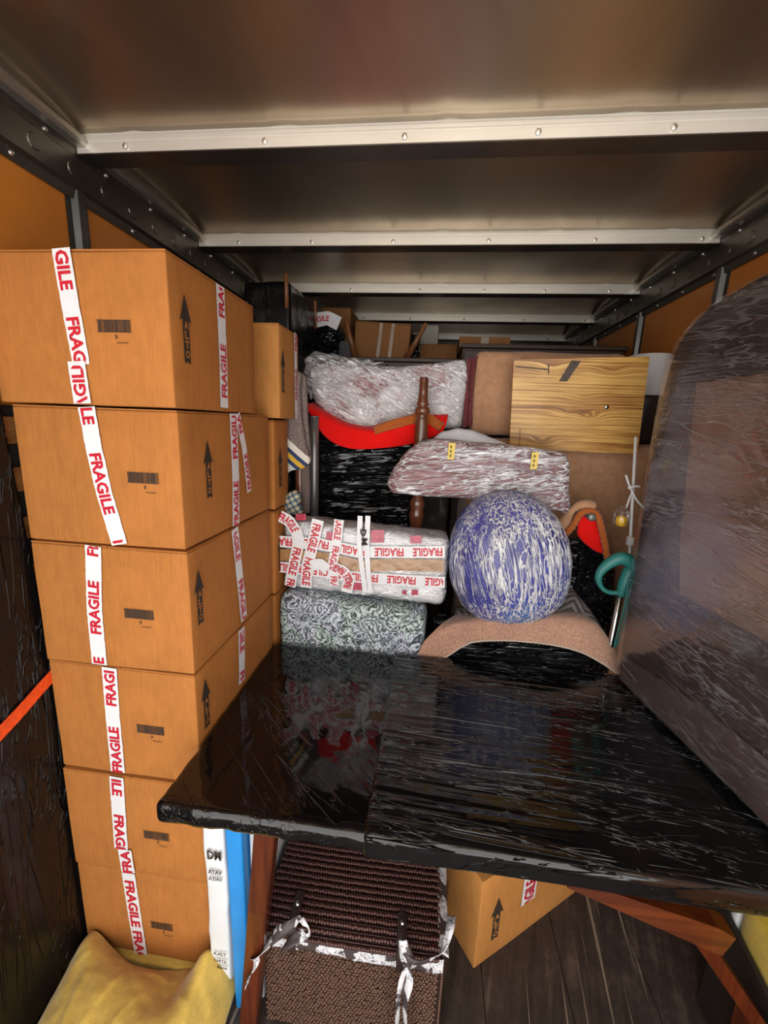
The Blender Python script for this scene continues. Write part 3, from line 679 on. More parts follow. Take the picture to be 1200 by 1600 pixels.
# ------------------------------------------------------------------ yellow cushion at the right wall
M_MUST = fabric('mustard_fabric', (.55, .37, .015), .2, 40)
t = empty('yellow_cushion', (1.08, .85, 0), 'mustard yellow cushion with a white band at the lower right', 'cushion')
v, f = rbox(1.05, 1.132, .5, 1.15, .0, .56, .03, .03, disp=sdisp(.004, (6, 6, 6), 3)); build('cushion_body', v, f, M_MUST, t, smooth=True)
v, f = rbox(1.048, 1.134, 1.152, 1.18, .0, .56, .01, .03, disp=sdisp(.004, (16, 16, 6), 3)); build('white_band', v, f, M_PAPER, t, smooth=True)
P_, Q_ = at(1128, 1415, X=1.03), at(1200, 1560, X=1.03); R_ = P_+(Q_-P_)*3
v, f = MB().prism([(1.03, P_.y, P_.z), (1.03, P_.y, 0), (1.03, R_.y, 0), (1.03, R_.y, max(.02, R_.z))], (.014, 0, 0)).__dict__.values(); o = build('dark_board', v, f, simple('dark_board_face', (.018, .014, .013), .5), smooth=False); tag(o, 'dark flat board standing beside the mustard yellow cushion', 'board')
# ------------------------------------------------------------------ behind the table, left to right
def paisley():
    m_, nt, p = mat('paisley_cloth'); co = coords(nt, (1, 1, 1)); w0 = N(nt, 'ShaderNodeTexNoise'); w0.inputs['Scale'].default_value = 9; nt.links.new(co, w0.inputs['Vector'])
    va = N(nt, 'ShaderNodeVectorMath', operation='SCALE'); va.inputs['Scale'].default_value = .16; nt.links.new(w0.outputs['Color'], va.inputs[0])
    vb = N(nt, 'ShaderNodeVectorMath', operation='ADD'); nt.links.new(co, vb.inputs[0]); nt.links.new(va.outputs[0], vb.inputs[1])
    v1 = N(nt, 'ShaderNodeTexVoronoi'); v1.inputs['Scale'].default_value = 12; nt.links.new(vb.outputs[0], v1.inputs['Vector'])
    v2 = N(nt, 'ShaderNodeTexVoronoi'); v2.inputs['Scale'].default_value = 42; nt.links.new(vb.outputs[0], v2.inputs['Vector'])
    r1 = mathn(nt, 'SINE', mathn(nt, 'MULTIPLY', v1.outputs['Distance'], 26)); r2 = mathn(nt, 'SINE', mathn(nt, 'MULTIPLY', v2.outputs['Distance'], 16))
    s = mathn(nt, 'ADD', mathn(nt, 'MULTIPLY', r1, .22), mathn(nt, 'ADD', mathn(nt, 'MULTIPLY', r2, .28), .5))
    c1 = ramp(nt, s, [(.2, (.06, .07, .07)), (.38, (.22, .25, .27)), (.56, (.36, .41, .41)), (.74, (.72, .78, .76))])
    c2 = ramp(nt, v1.outputs['Color'], [(.3, (.82, .95, .9)), (.7, (.92, .9, 1.1))]); mx = N(nt, 'ShaderNodeMix', data_type='RGBA', blend_type='MULTIPLY'); mx.inputs[0].default_value = .8
    nt.links.new(c1, mx.inputs[6]); nt.links.new(c2, mx.inputs[7]); nt.links.new(mx.outputs[2], p.inputs['Base Color']); p.inputs['Roughness'].default_value = .8
    nt.links.new(bump(nt, noise_n(nt, co, 12, 3), .3, .02), p.inputs['Normal']); return m_
M_PAIS = paisley()
v, f = rbox(-.64, .018, 1.665, 1.895, .0, 1.165, .045, .02, disp=lambda p, n: p+n*(.010*nz(p, 5, 5, 6, 3)+.005*ridge(p+Vector((p.z*.8, 0, 0)), 7, 7, 2, 2)))
v = [Vector((a.x, a.y, a.z-.04*max(0, a.z)*(a.x+.64)/.66)) for a in v]
t = empty('paisley_block', (-.3, 1.83, 0), 'block covered in grey green paisley cloth behind the table', 'covered block')
build('paisley_cover', v, f, M_PAIS, t, smooth=True)
o = solid(build('cover_seam', *loft([[A(592, 1018, 1.655), A(615, 985, 1.655), A(640, 962, 1.655), A(660, 945, 1.655)], [A(596, 1021, 1.653), A(619, 988, 1.653), A(644, 965, 1.653), A(664, 948, 1.655)]], 20, 2), M_PAIS, t, smooth=True), .004)
def bubblewrap(name, c1, c2, amt=.5, bs=75, th=(.45, .62)):
    m_, nt, p = mat(name); v = N(nt, 'ShaderNodeTexVoronoi'); v.inputs['Scale'].default_value = bs; nt.links.new(coords(nt), v.inputs['Vector'])
    bl = ramp(nt, v.outputs['Distance'], [(.1, 1.), (.55, 0.)]); f = noise_n(nt, coords(nt), 5, 4, .6, .4); w_ = noise_n(nt, coords(nt, (1, 1, 2)), 14, 6, .7, 1.5)
    nt.links.new(ramp(nt, f, [(th[0], c1), (th[1], c2)]), p.inputs['Base Color']); p.inputs['Roughness'].default_value = .22; p.inputs['Specular IOR Level'].default_value = .8
    p.inputs['Coat Weight'].default_value = .6; p.inputs['Coat Roughness'].default_value = .1
    n = bump(nt, w_, .8, .012, bump(nt, bl, amt, .004)); nt.links.new(n, p.inputs['Normal']); nt.links.new(n, p.inputs['Coat Normal']); return m_
M_BUB = bubblewrap('bubble_wrap', (.72, .72, .74), (.86, .85, .85))
t = empty('taped_parcel', (-.28, 1.85, 1.17), 'bubble wrapped parcel criss-crossed with red and white tape on the paisley block', 'parcel')
YF = 1.72
def pdisp(p, n): return p+n*(.008*nz(p, 12, 12, 14, 3)+.005*ridge(p, 9, 9, 22, 6)+.003*nz(p, 40, 40, 40, 8))
v, f = rbox(-.635, .09, YF+.008, 1.885, 1.165, 1.47, .035, .014, disp=pdisp)
sh = lambda a: Vector((a.x, a.y, 1.165+(a.z-1.165)*(1-.0*a.x)-.03*(a.x+.64)/.73+.01))
v = [sh(a) for a in v]; build('bubble_wrap', v, f, M_BUB, t, smooth=True)
M_CF_P = clearfilm('parcel_film', 'x', 9, 30, .9, .10, width=.05)
v, f = rbox(-.64, .096, YF+.001, 1.89, 1.16, 1.476, .04, .016, disp=lambda p, n: p+n*(.004*nz(p, 12, 12, 14, 3)+.005*ridge(p, 9, 9, 30, 16))); build('film', [sh(a) for a in v], f, M_CF_P, t, smooth=True)
def ptape(pix, **k): k.setdefault('width', .052); k.setdefault('wl_', .125); k.setdefault('gap', .04); up_y = k.pop('up', 0); return tape(t, [A(a, b, YF-.009-up_y) for a, b in pix], (0, -1, 0), **k)
ptape([(424, 866), (470, 868), (520, 874), (560, 884), (620, 882), (694, 884)], word=None, matt=M_BROWNTAPE, name='brown_tape', wob=.003, width=.055)
ptape([(695, 862), (640, 863), (560, 862), (500, 850), (424, 845)], up=.001, start=.01)
ptape([(695, 910), (640, 907), (560, 902), (500, 893), (424, 884)], up=.001, start=-.04, width=.05)
ptape([(437, 806), (452, 814), (464, 832), (467, 848)], up=.004, wl_=.10, start=.0, gap=.1)
ptape([(467, 846), (460, 880), (453, 916)], up=.004, wl_=.13, start=.03, gap=.02)
ptape([(497, 812), (489, 850), (480, 885), (478, 918)], up=.006, wl_=.13, start=.02, gap=.03)
ptape([(530, 812), (526, 850), (520, 880), (522, 915)], up=.0045, wl_=.11, start=-.02, gap=.03, width=.042)
ptape([(541, 925), (546, 905), (538, 893), (520, 885)], up=.007, wl_=.07, gap=.01, width=.05, wob=.003)
ptape([(486, 884), (500, 880), (512, 890)], up=.008, word=None, width=.05, wob=.004)
for a_ in (0, 1):
    ptape([(563+a_*12, 806), (561+a_*12, 850), (566+a_*9, 890), (571+a_*8, 926)], up=.008, word=None, width=.022, name='white_strapping', wob=.002)
mb = MB()
for px, py in ((566, 822), (568, 836)): text_on(mb, 'D' if py < 830 else 'M', A(px-3, py+5, YF-.024), (0, 0, -1), (1, 0, 0), .03, .026, .0)
mb.obj('printed_lettering', M_INK, t, kind='stuff')
M_REDP = simple('red_printed_patch', (.42, .03, .07), .3, var=.3, scale=60, bmp=.6, bd=.006, fine=30, coat=.5)
for px, py, w_, h_ in ((590, 838, 20, 20), (650, 843, 18, 12), (515, 842, 10, 22), (470, 808, 16, 10), (558, 915, 20, 14), (648, 926, 10, 8), (632, 926, 7, 6)):
    q = [A(px-w_/2, py-h_/2, YF-.0068), A(px-w_/2, py+h_/2, YF-.0068), A(px+w_/2, py+h_/2, YF-.0068), A(px+w_/2, py-h_/2, YF-.0068)]
    build('red_patch', q, [(0, 1, 2, 3)], M_REDP, t)
# upright black-wrapped case with the red blanket and the tube end
def wrapped(name, x0, x1, y0, y1, z0, z1, label, cat, mt, a=.005, sc=(5, 5, 60), seed=1, step=.025, r=.02):
    t = empty(name, ((x0+x1)/2, (y0+y1)/2, z0), label, cat); v, f = rbox(x0, x1, y0, y1, z0, z1, r, step, disp=lambda p, n: p+n*(a*ridge(p, *sc, seed)+a*1.2*nz(p, 6, 6, 10, seed+3)))
    build('black_wrap', v, f, mt, t, smooth=True); return t
M_BFH = darkfilm('black_film_banded', (.006, .007, .009), rot=(0, .06, 0), along=1, across=24, strength=1.0, dist=.02, rough=.10, width=.05, mlo=.36, mhi=.5, soft=.6)
tc_ = wrapped('wrapped_case', -.60, -.085, 2.12, 2.55, .0, 1.83, 'upright case banded in shiny black film below the red blanket', 'case', M_BFH, .012, (2.5, 2.5, 22), 5, .016)
M_REDB = fabric('red_wool', (.78, .008, .006), .10, 30, .002, sheen=.1); M_TRIM = fabric('orange_brown_trim', (.42, .105, .02), .35, 90, .004)
t = empty('red_blanket', (-.3, 2.1, 1.83), 'bright red wool blanket draped over the black banded case', 'blanket')
rows = [[A(481, 632, 2.12), A(505, 645, 2.12), A(545, 665, 2.1), (A(600, 672, 2.1)), A(640, 655, 2.1), A(700, 650, 2.12)],
        [A(482, 640, 2.09), A(505, 662, 2.08), A(545, 680, 2.08), A(600, 684, 2.08), A(645, 675, 2.08), A(695, 668, 2.09)],
        [A(484, 646, 2.10), A(510, 683, 2.09), A(545, 700, 2.09), A(595, 700, 2.09), A(648, 692, 2.09), A(690, 676, 2.10)]]
rows = [[Vector((p[0], 2.3, p[2]+.02)) for p in rows[0]]]+rows
v, f = loft(rows, 50, 24, lambda p, a, b: p+Vector((0, .006*nz(p, 9, 1, 7, 3), 0))); o = build('wool_cloth', v, f, M_REDB, t, smooth=True); solid(o, .008)
o = ribbon('stitched_trim', [A(585, 672, 2.075), A(610, 664, 2.07), A(640, 656, 2.07), A(665, 652, 2.08), A(690, 668, 2.075)], .045, M_TRIM, t, dirv=(0, .2, 1), th=.006)
mb = MB(); c = A(491, 652, 2.07); mb.tube([c+Vector((0, 0, .0)), c+Vector((0, 0, -.2)), c+Vector((0, 0, -1.92+.0))], .024, 20); mb.tube([c+Vector((0, 0, .006)), c], .027, 20)
o = mb.obj('grey_tube', simple('grey_metal_tube', (.25, .24, .24), .3, .6), smooth=True); tag(o, 'grey metal tube standing at the left end of the red blanket', 'tube')
# turned bed posts
M_TURN = wood('dark_turned_wood', (.045, .013, .007), (.22, .07, .03), 'z', .22, coat=.6)
def post(cx, cy2, ztop, label, prof, group):
    mb = MB(); P_ = []; R_ = []
    for dz, r in prof: P_.append((cx, cy2, ztop-dz)); R_.append(r)
    mb.tube(P_, R_, 24); o = mb.obj('bed_post', M_TURN, smooth=True); return tag(o, label, 'post', group)
prof = [(0, .018), (.004, .021), (.07, .022), (.11, .026), (.118, .032), (.125, .026), (.13, .024), (.138, .036), (.15, .038), (.162, .034), (.168, .024), (.18, .027), (.2, .03), (.26, .032), (.32, .033), (.36, .034), (.40, .030), (.46, .024), (.56, .024), (.58, .036), (.6, .038), (.62, .03), (.64, .036), (.66, .036), (.70, .03)]
zt = A(663, 590, 2.02).z
post(A(660, 640, 2.02).x, 2.02, zt, 'turned dark wooden bed post in front of the red blanket', prof+[(zt, .025)], 'turned bed posts')
post(-.625, 1.935, 2.11, 'turned dark wooden bed post with the striped blanket hung on it', [(0, .012), (.005, .018), (.06, .022), (.3, .022), (.5, .022), (.64, .026), (.66, .034), (.68, .026), (2.11, .022)], 'turned bed posts')
# striped grey blanket hanging on the post
def striped():
    m_, nt, p = mat('grey_striped_wool'); sx = N(nt, 'ShaderNodeSeparateXYZ'); nt.links.new(coords(nt), sx.inputs[0])
    h = mathn(nt, 'ADD', sx.outputs['Z'], mathn(nt, 'MULTIPLY', sx.outputs['X'], .85)); b = noise_n(nt, coords(nt), 260, 3, .7); a = noise_n(nt, coords(nt), 40, 4, .7)
    h = mathn(nt, 'ADD', h, mathn(nt, 'MULTIPLY', mathn(nt, 'SUBTRACT', a, .5), .008))
    wool = ramp(nt, b, [(.38, (.085, .06, .055)), (.5, (.17, .125, .115)), (.66, (.42, .35, .33))])
    t0 = mathn(nt, 'MULTIPLY', mathn(nt, 'SUBTRACT', h, .02), 5.0)
    st_ = ramp(nt, t0, [(.0, (.62, .6, .56)), (.12, (.62, .6, .56)), (.13, (.03, .05, .13)), (.24, (.03, .05, .13)), (.25, (.70, .42, .04)), (.38, (.70, .42, .04)), (.39, (.03, .05, .13)), (.5, (.03, .05, .13)), (.51, (.74, .70, .62)), (.68, (.74, .70, .62)), (.69, (0, 0, 0))])
    for e in st_.node.color_ramp.elements: pass
    st_.node.color_ramp.interpolation = 'CONSTANT'
    mk = mathn(nt, 'LESS_THAN', t0, .69); mx = N(nt, 'ShaderNodeMix', data_type='RGBA'); nt.links.new(mk, mx.inputs[0]); nt.links.new(wool, mx.inputs[6]); nt.links.new(st_, mx.inputs[7])
    nt.links.new(mx.outputs[2], p.inputs['Base Color']); p.inputs['Roughness'].default_value = .95; nt.links.new(bump(nt, b, .5, .002), p.inputs['Normal']); return m_
YS = 1.885
o_s = A(460, 745, YS)
t = empty('striped_blanket', o_s, 'grey wool blanket with blue and yellow stripes hung over a bed post', 'blanket')
MS = striped()
def hang(name, pix, Y, T, mt, center=None, par=t):
    O = PXY(pix, Y); cc = None if center is None else PXY([center], Y)[0]
    v, f = puff(O, lambda a, b, c: (a, Y+c*T, b), 10, 90, 4, lambda w_, f_, s_: w_+Vector((0, .006*nz(w_, 12, 1, 8, 3), 0)), 1, cc); return build(name, v, f, mt, par, smooth=True)
hang('hanging_fold', [(457, 583), (465, 577), (472, 585), (470, 610), (472, 650), (478, 690), (486, 722), (474, 733), (455, 735), (440, 748), (436, 735), (438, 690), (446, 640), (452, 600)], YS, .022, MS)
hang('hanging_fold', [(470, 580), (478, 588), (480, 620), (482, 660), (486, 715), (480, 722), (474, 660), (471, 620), (468, 600)], YS+.03, .014, MS)
hang('hanging_fold', [(472, 720), (482, 715), (484, 760), (483, 802), (474, 803), (472, 760)], YS+.035, .015, fabric('plain_grey_wool', (.15, .11, .10), .4, 200))
# plaid cloth
def plaid():
    m_, nt, p = mat('plaid_cotton'); sx = N(nt, 'ShaderNodeSeparateXYZ'); nt.links.new(coords(nt, (1, 1, 1), (0, .5, 0)), sx.inputs[0])
    g = lambda o, k: mathn(nt, 'GREATER_THAN', mathn(nt, 'SINE', mathn(nt, 'MULTIPLY', o, k)), .2)
    s = mathn(nt, 'ADD', mathn(nt, 'MULTIPLY', g(sx.outputs['X'], 260), .4), mathn(nt, 'MULTIPLY', g(sx.outputs['Z'], 260), .4))
    nt.links.new(ramp(nt, s, [(0, (.55, .48, .32)), (.38, (.16, .22, .24)), (.8, (.05, .08, .12))]), p.inputs['Base Color']); p.inputs['Roughness'].default_value = .9; return m_
O = PXY([(446, 772), (458, 766), (468, 772), (467, 790), (472, 802), (455, 806), (440, 800), (441, 785)], 1.80)
v, f = puff(O, lambda a, b, c: (a, 1.82+c*.03, b), 8, 60, 3, lambda w_, f_, s_: w_+Vector((0, .008*nz(w_, 40, 1, 30, 3), 0))); v = [Vector((a.x, a.y, a.z)) for a in v]
o = build('plaid_cloth', v, f, plaid(), smooth=True); tag(o, 'small bunched plaid cloth on the left end of the taped parcel', 'cloth')
# bubble-wrapped picture bundle
M_BUB2 = bubblewrap('bubble_wrap_over_maroon', (.26, .03, .04), (.62, .58, .57), .6, 85, (.36, .50))
M_MAR = fabric('maroon_cloth', (.13, .022, .026), .4, 40, .004, rough=.6)
YB = 2.15
t = empty('picture_bundle', (-.25, 2.3, 1.88), 'flat bundle in silvery bubble wrap above the red blanket', 'bundle')
O = PXY([(478, 590), (484, 572), (500, 566), (560, 568), (620, 572), (680, 566), (728, 560), (735, 580), (728, 620), (722, 668), (680, 672), (650, 660), (600, 668), (560, 672), (530, 662), (505, 645), (488, 625)], YB)
v, f = puff(O, lambda a, b, c: (a, YB+.09+c*.085, b), 26, 200, 7, lambda w_, f_, s_: w_+Vector((0, -.010*ridge(w_+Vector((w_.z*1.0, 0, 0)), 7, 1, 12, 3)+.008*nz(w_, 14, 3, 14, 5), .004*nz(w_, 14, 2, 14, 9))), 1); build('bubble_wrap', v, f, M_BUB2, t, smooth=True)
M_CF_B = clearfilm('bundle_film', 'x', 4, 34, 1., .10, 1.0, .008, .14, rot=(0, -.5, 0), lo=.38, hi=.54, width=.055)
v, f = puff(O, lambda a, b, c: (a*1.0, YB+.09+c*.094, b), 26, 200, 7, lambda w_, f_, s_: w_+Vector((0, -.010*ridge(w_+Vector((w_.z*.7, 0, 0)), 9, 1, 26, 3)+.008*nz(w_, 14, 3, 14, 5), .004*nz(w_, 14, 2, 14, 9))), 1); build('film', v, f, M_CF_B, t, smooth=True)
for i, (a0, a1) in enumerate(((723, 729), (730, 736), (737, 743))):
    q = [A(a0+7, 560-i*2, 2.17+i*.02), A(a1+7, 560-i*2, 2.17+i*.02), A(a1, 668-i*2, 2.17+i*.02), A(a0, 668-i*2, 2.17+i*.02)]
    MB().prism(q[::-1], (0, .16, 0)).obj('frame_edge', M_MAR, t)
O2 = PXY([(472, 560), (490, 548), (520, 552), (560, 560), (600, 566), (560, 574), (500, 575), (488, 600), (482, 625), (474, 600)], YB+.02)
v, f = puff(O2, lambda a, b, c: (a, YB+.06+c*.05, b), 12, 120, 3, lambda w_, f_, s_: w_+Vector((.012*nz(w_, 30, 20, 30, 2), .02*nz(w_, 30, 20, 30, 3), .012*nz(w_, 30, 20, 30, 4))), 0); build('loose_film_end', v, f, M_CF_B, t, smooth=True)
# tan blanket over the pieces behind
M_TAN = fabric('tan_blanket', (.46, .25, .14), .28, 25, .005)
def soft(name, b, mt, label, cat, d1, seed=4, r=.04, step=.03):
    v, f = rbox(*b, r, step, disp=lambda p, n: p+n*(d1*nz(p, 4, 4, 4, seed)+d1*.5*ridge(p+Vector((p.z*.5, 0, p.x*.6)), 4, 4, 3, seed+2))); o = build(name, v, f, mt, smooth=True); return tag(o, label, cat)
soft('tan_cover', (.19, 1.13, 2.2, 2.6, 0, 1.865), M_TAN, 'tall piece hidden under a tan blanket, below the pine board', 'covered piece', .015)
soft('tan_cover', (.185, .90, 2.2, 2.6, 1.885, 2.29), M_TAN, 'tan blanket covered box between bubble wrap bundle and pine board', 'covered box', .008)
# pine board
def pine():
    m_, nt, p = mat('pine_board'); co = coords(nt, (1, 1, 1))
    kn = None; sx = N(nt, 'ShaderNodeSeparateXYZ'); nt.links.new(co, sx.inputs[0])
    zz = sx.outputs['Z']; off = None
    for kx, kz, am in ((.06, .16, .035), (.13, .36, .02), (-.13, .37, .02), (-.13, .04, .028), (.02, .24, .015), (-.04, .17, .02)):
        dx = mathn(nt, 'MULTIPLY', mathn(nt, 'SUBTRACT', sx.outputs['X'], kx), 16); dz = mathn(nt, 'MULTIPLY', mathn(nt, 'SUBTRACT', sx.outputs['Z'], kz), 42)
        r2 = mathn(nt, 'ADD', mathn(nt, 'MULTIPLY', dx, dx), mathn(nt, 'MULTIPLY', dz, dz)); g = mathn(nt, 'MULTIPLY', mathn(nt, 'EXPONENT', mathn(nt, 'MULTIPLY', r2, -1.)), am)
        off = g if off is None else mathn(nt, 'ADD', off, g)
    z2 = mathn(nt, 'ADD', zz, off); cb = N(nt, 'ShaderNodeCombineXYZ'); nt.links.new(mathn(nt, 'MULTIPLY', sx.outputs['X'], 1.6), cb.inputs[0]); nt.links.new(mathn(nt, 'MULTIPLY', z2, 170.), cb.inputs[2])
    f = noise_n(nt, cb.outputs[0], 1, 8, .72, .3); big = noise_n(nt, coords(nt, (2, 1, 7)), 1, 3); s = mathn(nt, 'ADD', mathn(nt, 'MULTIPLY', f, .72), mathn(nt, 'MULTIPLY', big, .28))
    nt.links.new(ramp(nt, s, [(.36, (.13, .05, .012)), (.46, (.38, .17, .04)), (.53, (.70, .41, .11)), (.67, (.84, .57, .21))]), p.inputs['Base Color']); p.inputs['Roughness'].default_value = .4
    p.inputs['Coat Weight'].default_value = .15; nt.links.new(bump(nt, s, .15, .001), p.inputs['Normal']); return m_
q = [A(803, 562, 2.04), A(796, 700, 2.08), A(996, 710, 2.08), A(1015, 557, 2.04)]
t = empty('pine_board', (q[0]+q[1]+q[2]+q[3])/4, 'varnished pine board with one screw in front of tan blanket', 'board')
t.location.z = min(a.z for a in q); MW[t.name] = Matrix.Translation((t.location.x, t.location.y, t.location.z))
t.matrix_world = MW[t.name]
MB().prism(q, (0, .02, 0)).obj('board_face', pine(), t)
nb = ((q[1]-q[0]).cross(q[2]-q[0])).normalized(); nb = nb if nb.y < 0 else -nb
def onb(px, py, l=.0):
    d_ = FW+(px-600)/F*RT+(800-py)/F*UP; o = Vector((0, 0, H)); k = (q[0]-o).dot(nb)/d_.dot(nb); return o+d_*k+nb*l
mb = MB(); c = onb(948, 636); mb.tube([c, c+nb*.004, c+nb*.006], [.011, .010, .004], 16); o = mb.obj('screw', M_CHROME, t, smooth=True)
mb = MB()
for a in range(2): 
    e = Vector((.006, 0, .001)) if a == 0 else Vector((-.001, 0, .006)); w_ = Vector((0, 0, .0012)) if a == 0 else Vector((.0012, 0, 0))
    mb.add([c+nb*.0065-e-w_, c+nb*.0065+e-w_, c+nb*.0065+e+w_, c+nb*.0065-e+w_], [(0, 1, 2, 3)])
mb.obj('cross_slot', M_INK, o)
M_STAIN = simple('faded_black_print', (.07, .05, .035), .6, var=.6, scale=70, bmp=0)
mb = MB()
qs = [(873, 596), (886, 596), (908, 564), (893, 563)]; mb.add([onb(a, b, .0008) for a, b in qs], [(0, 1, 2, 3)])
for a in ([(805, 572), (855, 576), (855, 578), (805, 574)], [(856, 569), (858, 569), (858, 584), (856, 584)], [(812, 670), (813, 670), (812, 696), (811, 696)]): mb.add([onb(x_, y_, .0008) for x_, y_ in a], [(0, 1, 2, 3)])
mb.obj('printed_marks', M_STAIN, t, kind='stuff')
# white bin behind the board
t = empty('white_bin', (1.05, 2.32, 1.875), 'white plastic bin with dark base between pine board and wrapped sofa', 'bin')
MB().tube([(1.05, 2.32, 2.30), (1.05, 2.32, 2.295), (1.05, 2.32, 2.11), (1.05, 2.32, 2.105)], [.094, .098, .084, .08], 32).obj('bin_body', simple('white_plastic', (.72, .74, .76), .3, var=.02, bmp=0), t, smooth=True)
MB().tube([(1.05, 2.32, 2.105), (1.05, 2.32, 2.06), (1.05, 2.32, 1.99), (1.05, 2.32, 1.875)], [.088, .085, .06, .06], 32).obj('bin_base', simple('dark_plastic', (.03, .028, .027), .4), t, smooth=True)
# white sheet, maroon parcel
YM = 1.84
O = PXY([(668, 692), (690, 675), (715, 669), (745, 673), (775, 686), (800, 697), (790, 712), (680, 712)], 2.0)
v, f = puff(O, lambda a, b, c: (a, 2.05+c*.05, b), 12, 90, 3, lambda w_, f_, s_: w_+Vector((0, .01*nz(w_, 14, 1, 14, 3), .005*nz(w_, 20, 1, 20, 2)))); o = build('white_sheet', v, f, fabric('white_cotton', (.72, .72, .76), .05, 30, sheen=.1), smooth=True); tag(o, 'folded white sheet tucked above the maroon wrapped parcel', 'sheet')
t = empty('maroon_parcel', (.2, 1.9, 1.6), 'long maroon parcel in creased clear film with two yellow stickers', 'parcel')
O = PXY([(602, 757), (612, 735), (632, 708), (655, 690), (680, 685), (730, 690), (800, 696), (860, 702), (888, 710), (895, 725), (893, 770), (896, 790), (892, 806), (865, 800), (840, 788), (800, 782), (740, 782), (680, 778), (610, 772)], YM)
wd = lambda k: (lambda w_, f_, s_: w_+Vector((0, -k*ridge(w_, 5, 1, 30, 3)+.008*nz(w_, 12, 3, 14, 5), .003*nz(w_, 14, 2, 14, 9))))
M_MARS = simple('maroon_striped', (.19, .035, .038), .5, var=.6, scale=1, stretch=(3, 3, 90), bmp=.4)
v, f = puff(O, lambda a, b, c: (a, YM+.07+c*.065, b), 24, 200, 5, wd(.006), 1); build('maroon_cloth', v, f, M_MARS, t, smooth=True)
M_CF_M = clearfilm('parcel_wrap_film', 'x', 4, 42, 1., .10, 1.0, .008, .14, rot=(0, .12, 0), lo=.40, hi=.56, width=.05)
v, f = puff(O, lambda a, b, c: (a, YM+.07+c*.072, b), 24, 200, 5, wd(.010), 1); build('clear_film', v, f, M_CF_M, t, smooth=True)
M_YST = simple('yellow_sticker', (.75, .55, .10), .5, var=.1, bmp=0)
for px, py in ((705, 705), (835, 720)):
    c = A(px, py, YM-.012); g = MB(); g.add([c+Vector((-.014, 0, -.036)), c+Vector((.014, 0, -.034)), c+Vector((.016, .003, .034)), c+Vector((-.012, .003, .036))], [(0, 1, 2, 3)])
    s_ = g.obj('sticker', M_YST, t); g = MB()
    for k in range(3): text_on(g, 'o', c+Vector((-.006, -.0006, -.026+k*.019)), (1, 0, 0), (0, 0, 1), .009, .013, .0)
    g.obj('sticker_print', M_INK, s_, kind='stuff')
# blue pouf in film
YP = 1.80
t = empty('blue_pouf', (.33, YP, 1.06), 'round blue pouf wrapped in creased clear film', 'pouf')
def poufmat():
    m_, nt, p = mat('blue_pouf_fabric'); f = noise_n(nt, coords(nt), 3.2, 2, .4)
    nt.links.new(ramp(nt, f, [(.38, (.03, .03, .26)), (.5, (.055, .06, .42)), (.60, (.04, .10, .50)), (.64, (.06, .22, .60))]), p.inputs['Base Color']); p.inputs['Roughness'].default_value = .5; nt.links.new(bump(nt, noise_n(nt, coords(nt), 200, 2), .2, .001), p.inputs['Normal']); return m_
PO = [(699, 870), (704, 838), (716, 808), (738, 784), (765, 770), (793, 766), (822, 770), (848, 784), (870, 808), (884, 836), (890, 870), (887, 905), (875, 935), (850, 958), (815, 970), (780, 971), (745, 962), (720, 940), (704, 908)]
O = PXY(PO, YP)
v, f = puff(O, lambda a, b, c: (a, YP+c*.20, b), 24, 160, 2.3, None, 2); build('pouf_body', v, f, poufmat(), t, smooth=True)
M_CF_O = clearfilm('pouf_film', 'z', 2.2, 52, 1., .03, 1.0, .008, .12, rot=(0, .18, 0), lo=.40, hi=.56, width=.05)
v, f = puff(O, lambda a, b, c: (a+.0, YP+c*.207, b), 30, 200, 2.3, lambda w_, f_, s_: w_+Vector((0, -.008*ridge(w_+Vector((w_.z*.25, 0, 0)), 26, 1, 3, 3)+.004*nz(w_, 10, 3, 5, 2), 0)), 2); build('clear_film', v, f, M_CF_O, t, smooth=True)
# crate under the tan blanket
tk = wrapped('wrapped_crate', .06, .715, 1.675, 1.925, 0, 1.02, 'low black film wrapped crate under the stitched tan blanket', 'crate', M_BFH, .006, (3, 3, 40), 9, .02)
M_TAN2 = fabric('pinkish_tan_wool', (.46, .265, .185), .5, 120, .006, fuzz=260)
t = empty('stitched_blanket', (.4, 1.8, 1.02), 'tan wool blanket with white stitched hem under the blue pouf', 'blanket')
r0 = [A(652, 1024, 1.65), A(690, 1028, 1.645), A(722, 1010, 1.64), A(745, 1002, 1.64), A(800, 1001, 1.64), A(860, 1007, 1.64), (A(905, 1018, 1.64)), A(940, 1036, 1.645), A(970, 1057, 1.65)]
r1 = [A(664, 1000, 1.67), A(700, 985, 1.66), A(735, 985, 1.66), A(800, 985, 1.655), A(860, 988, 1.655), A(905, 995, 1.655), A(940, 1010, 1.66), A(968, 1040, 1.665)]
r2 = [A(690, 975, 1.70), A(735, 968, 1.70), A(800, 965, 1.70), A(880, 965, 1.70), A(930, 978, 1.70), A(960, 1015, 1.69)]
r3 = [A(710, 962, 1.80), A(760, 962, 1.80), A(830, 962, 1.80), A(890, 955, 1.80), A(925, 968, 1.78), A(945, 995, 1.75)]
v, f = loft([r0, r1, r2, r3], 110, 30, lambda p, a, b: p+Vector((0, -.003+.004*nz(p, 8, 8, 8, 2), .005*nz(p, 9, 9, 9, 3)))); o = build('wool_cloth', v, f, M_TAN2, t, smooth=True); solid(o, .007)
g = MB(); S = spline(r0, 150)
g.tube([p+Vector((0, -.006, .002)) for p in S], .0028, 6)
for i in range(0, 150, 2): g.tube([S[i]+Vector((0, -.008, -.002)), S[i]+Vector((.003, -.008, .007)), S[i]+Vector((.006, -.007, .013))], .0016, 5)
g.obj('stitched_hem', simple('cream_yarn', (.62, .50, .42), .9), t, smooth=True, kind='stuff')
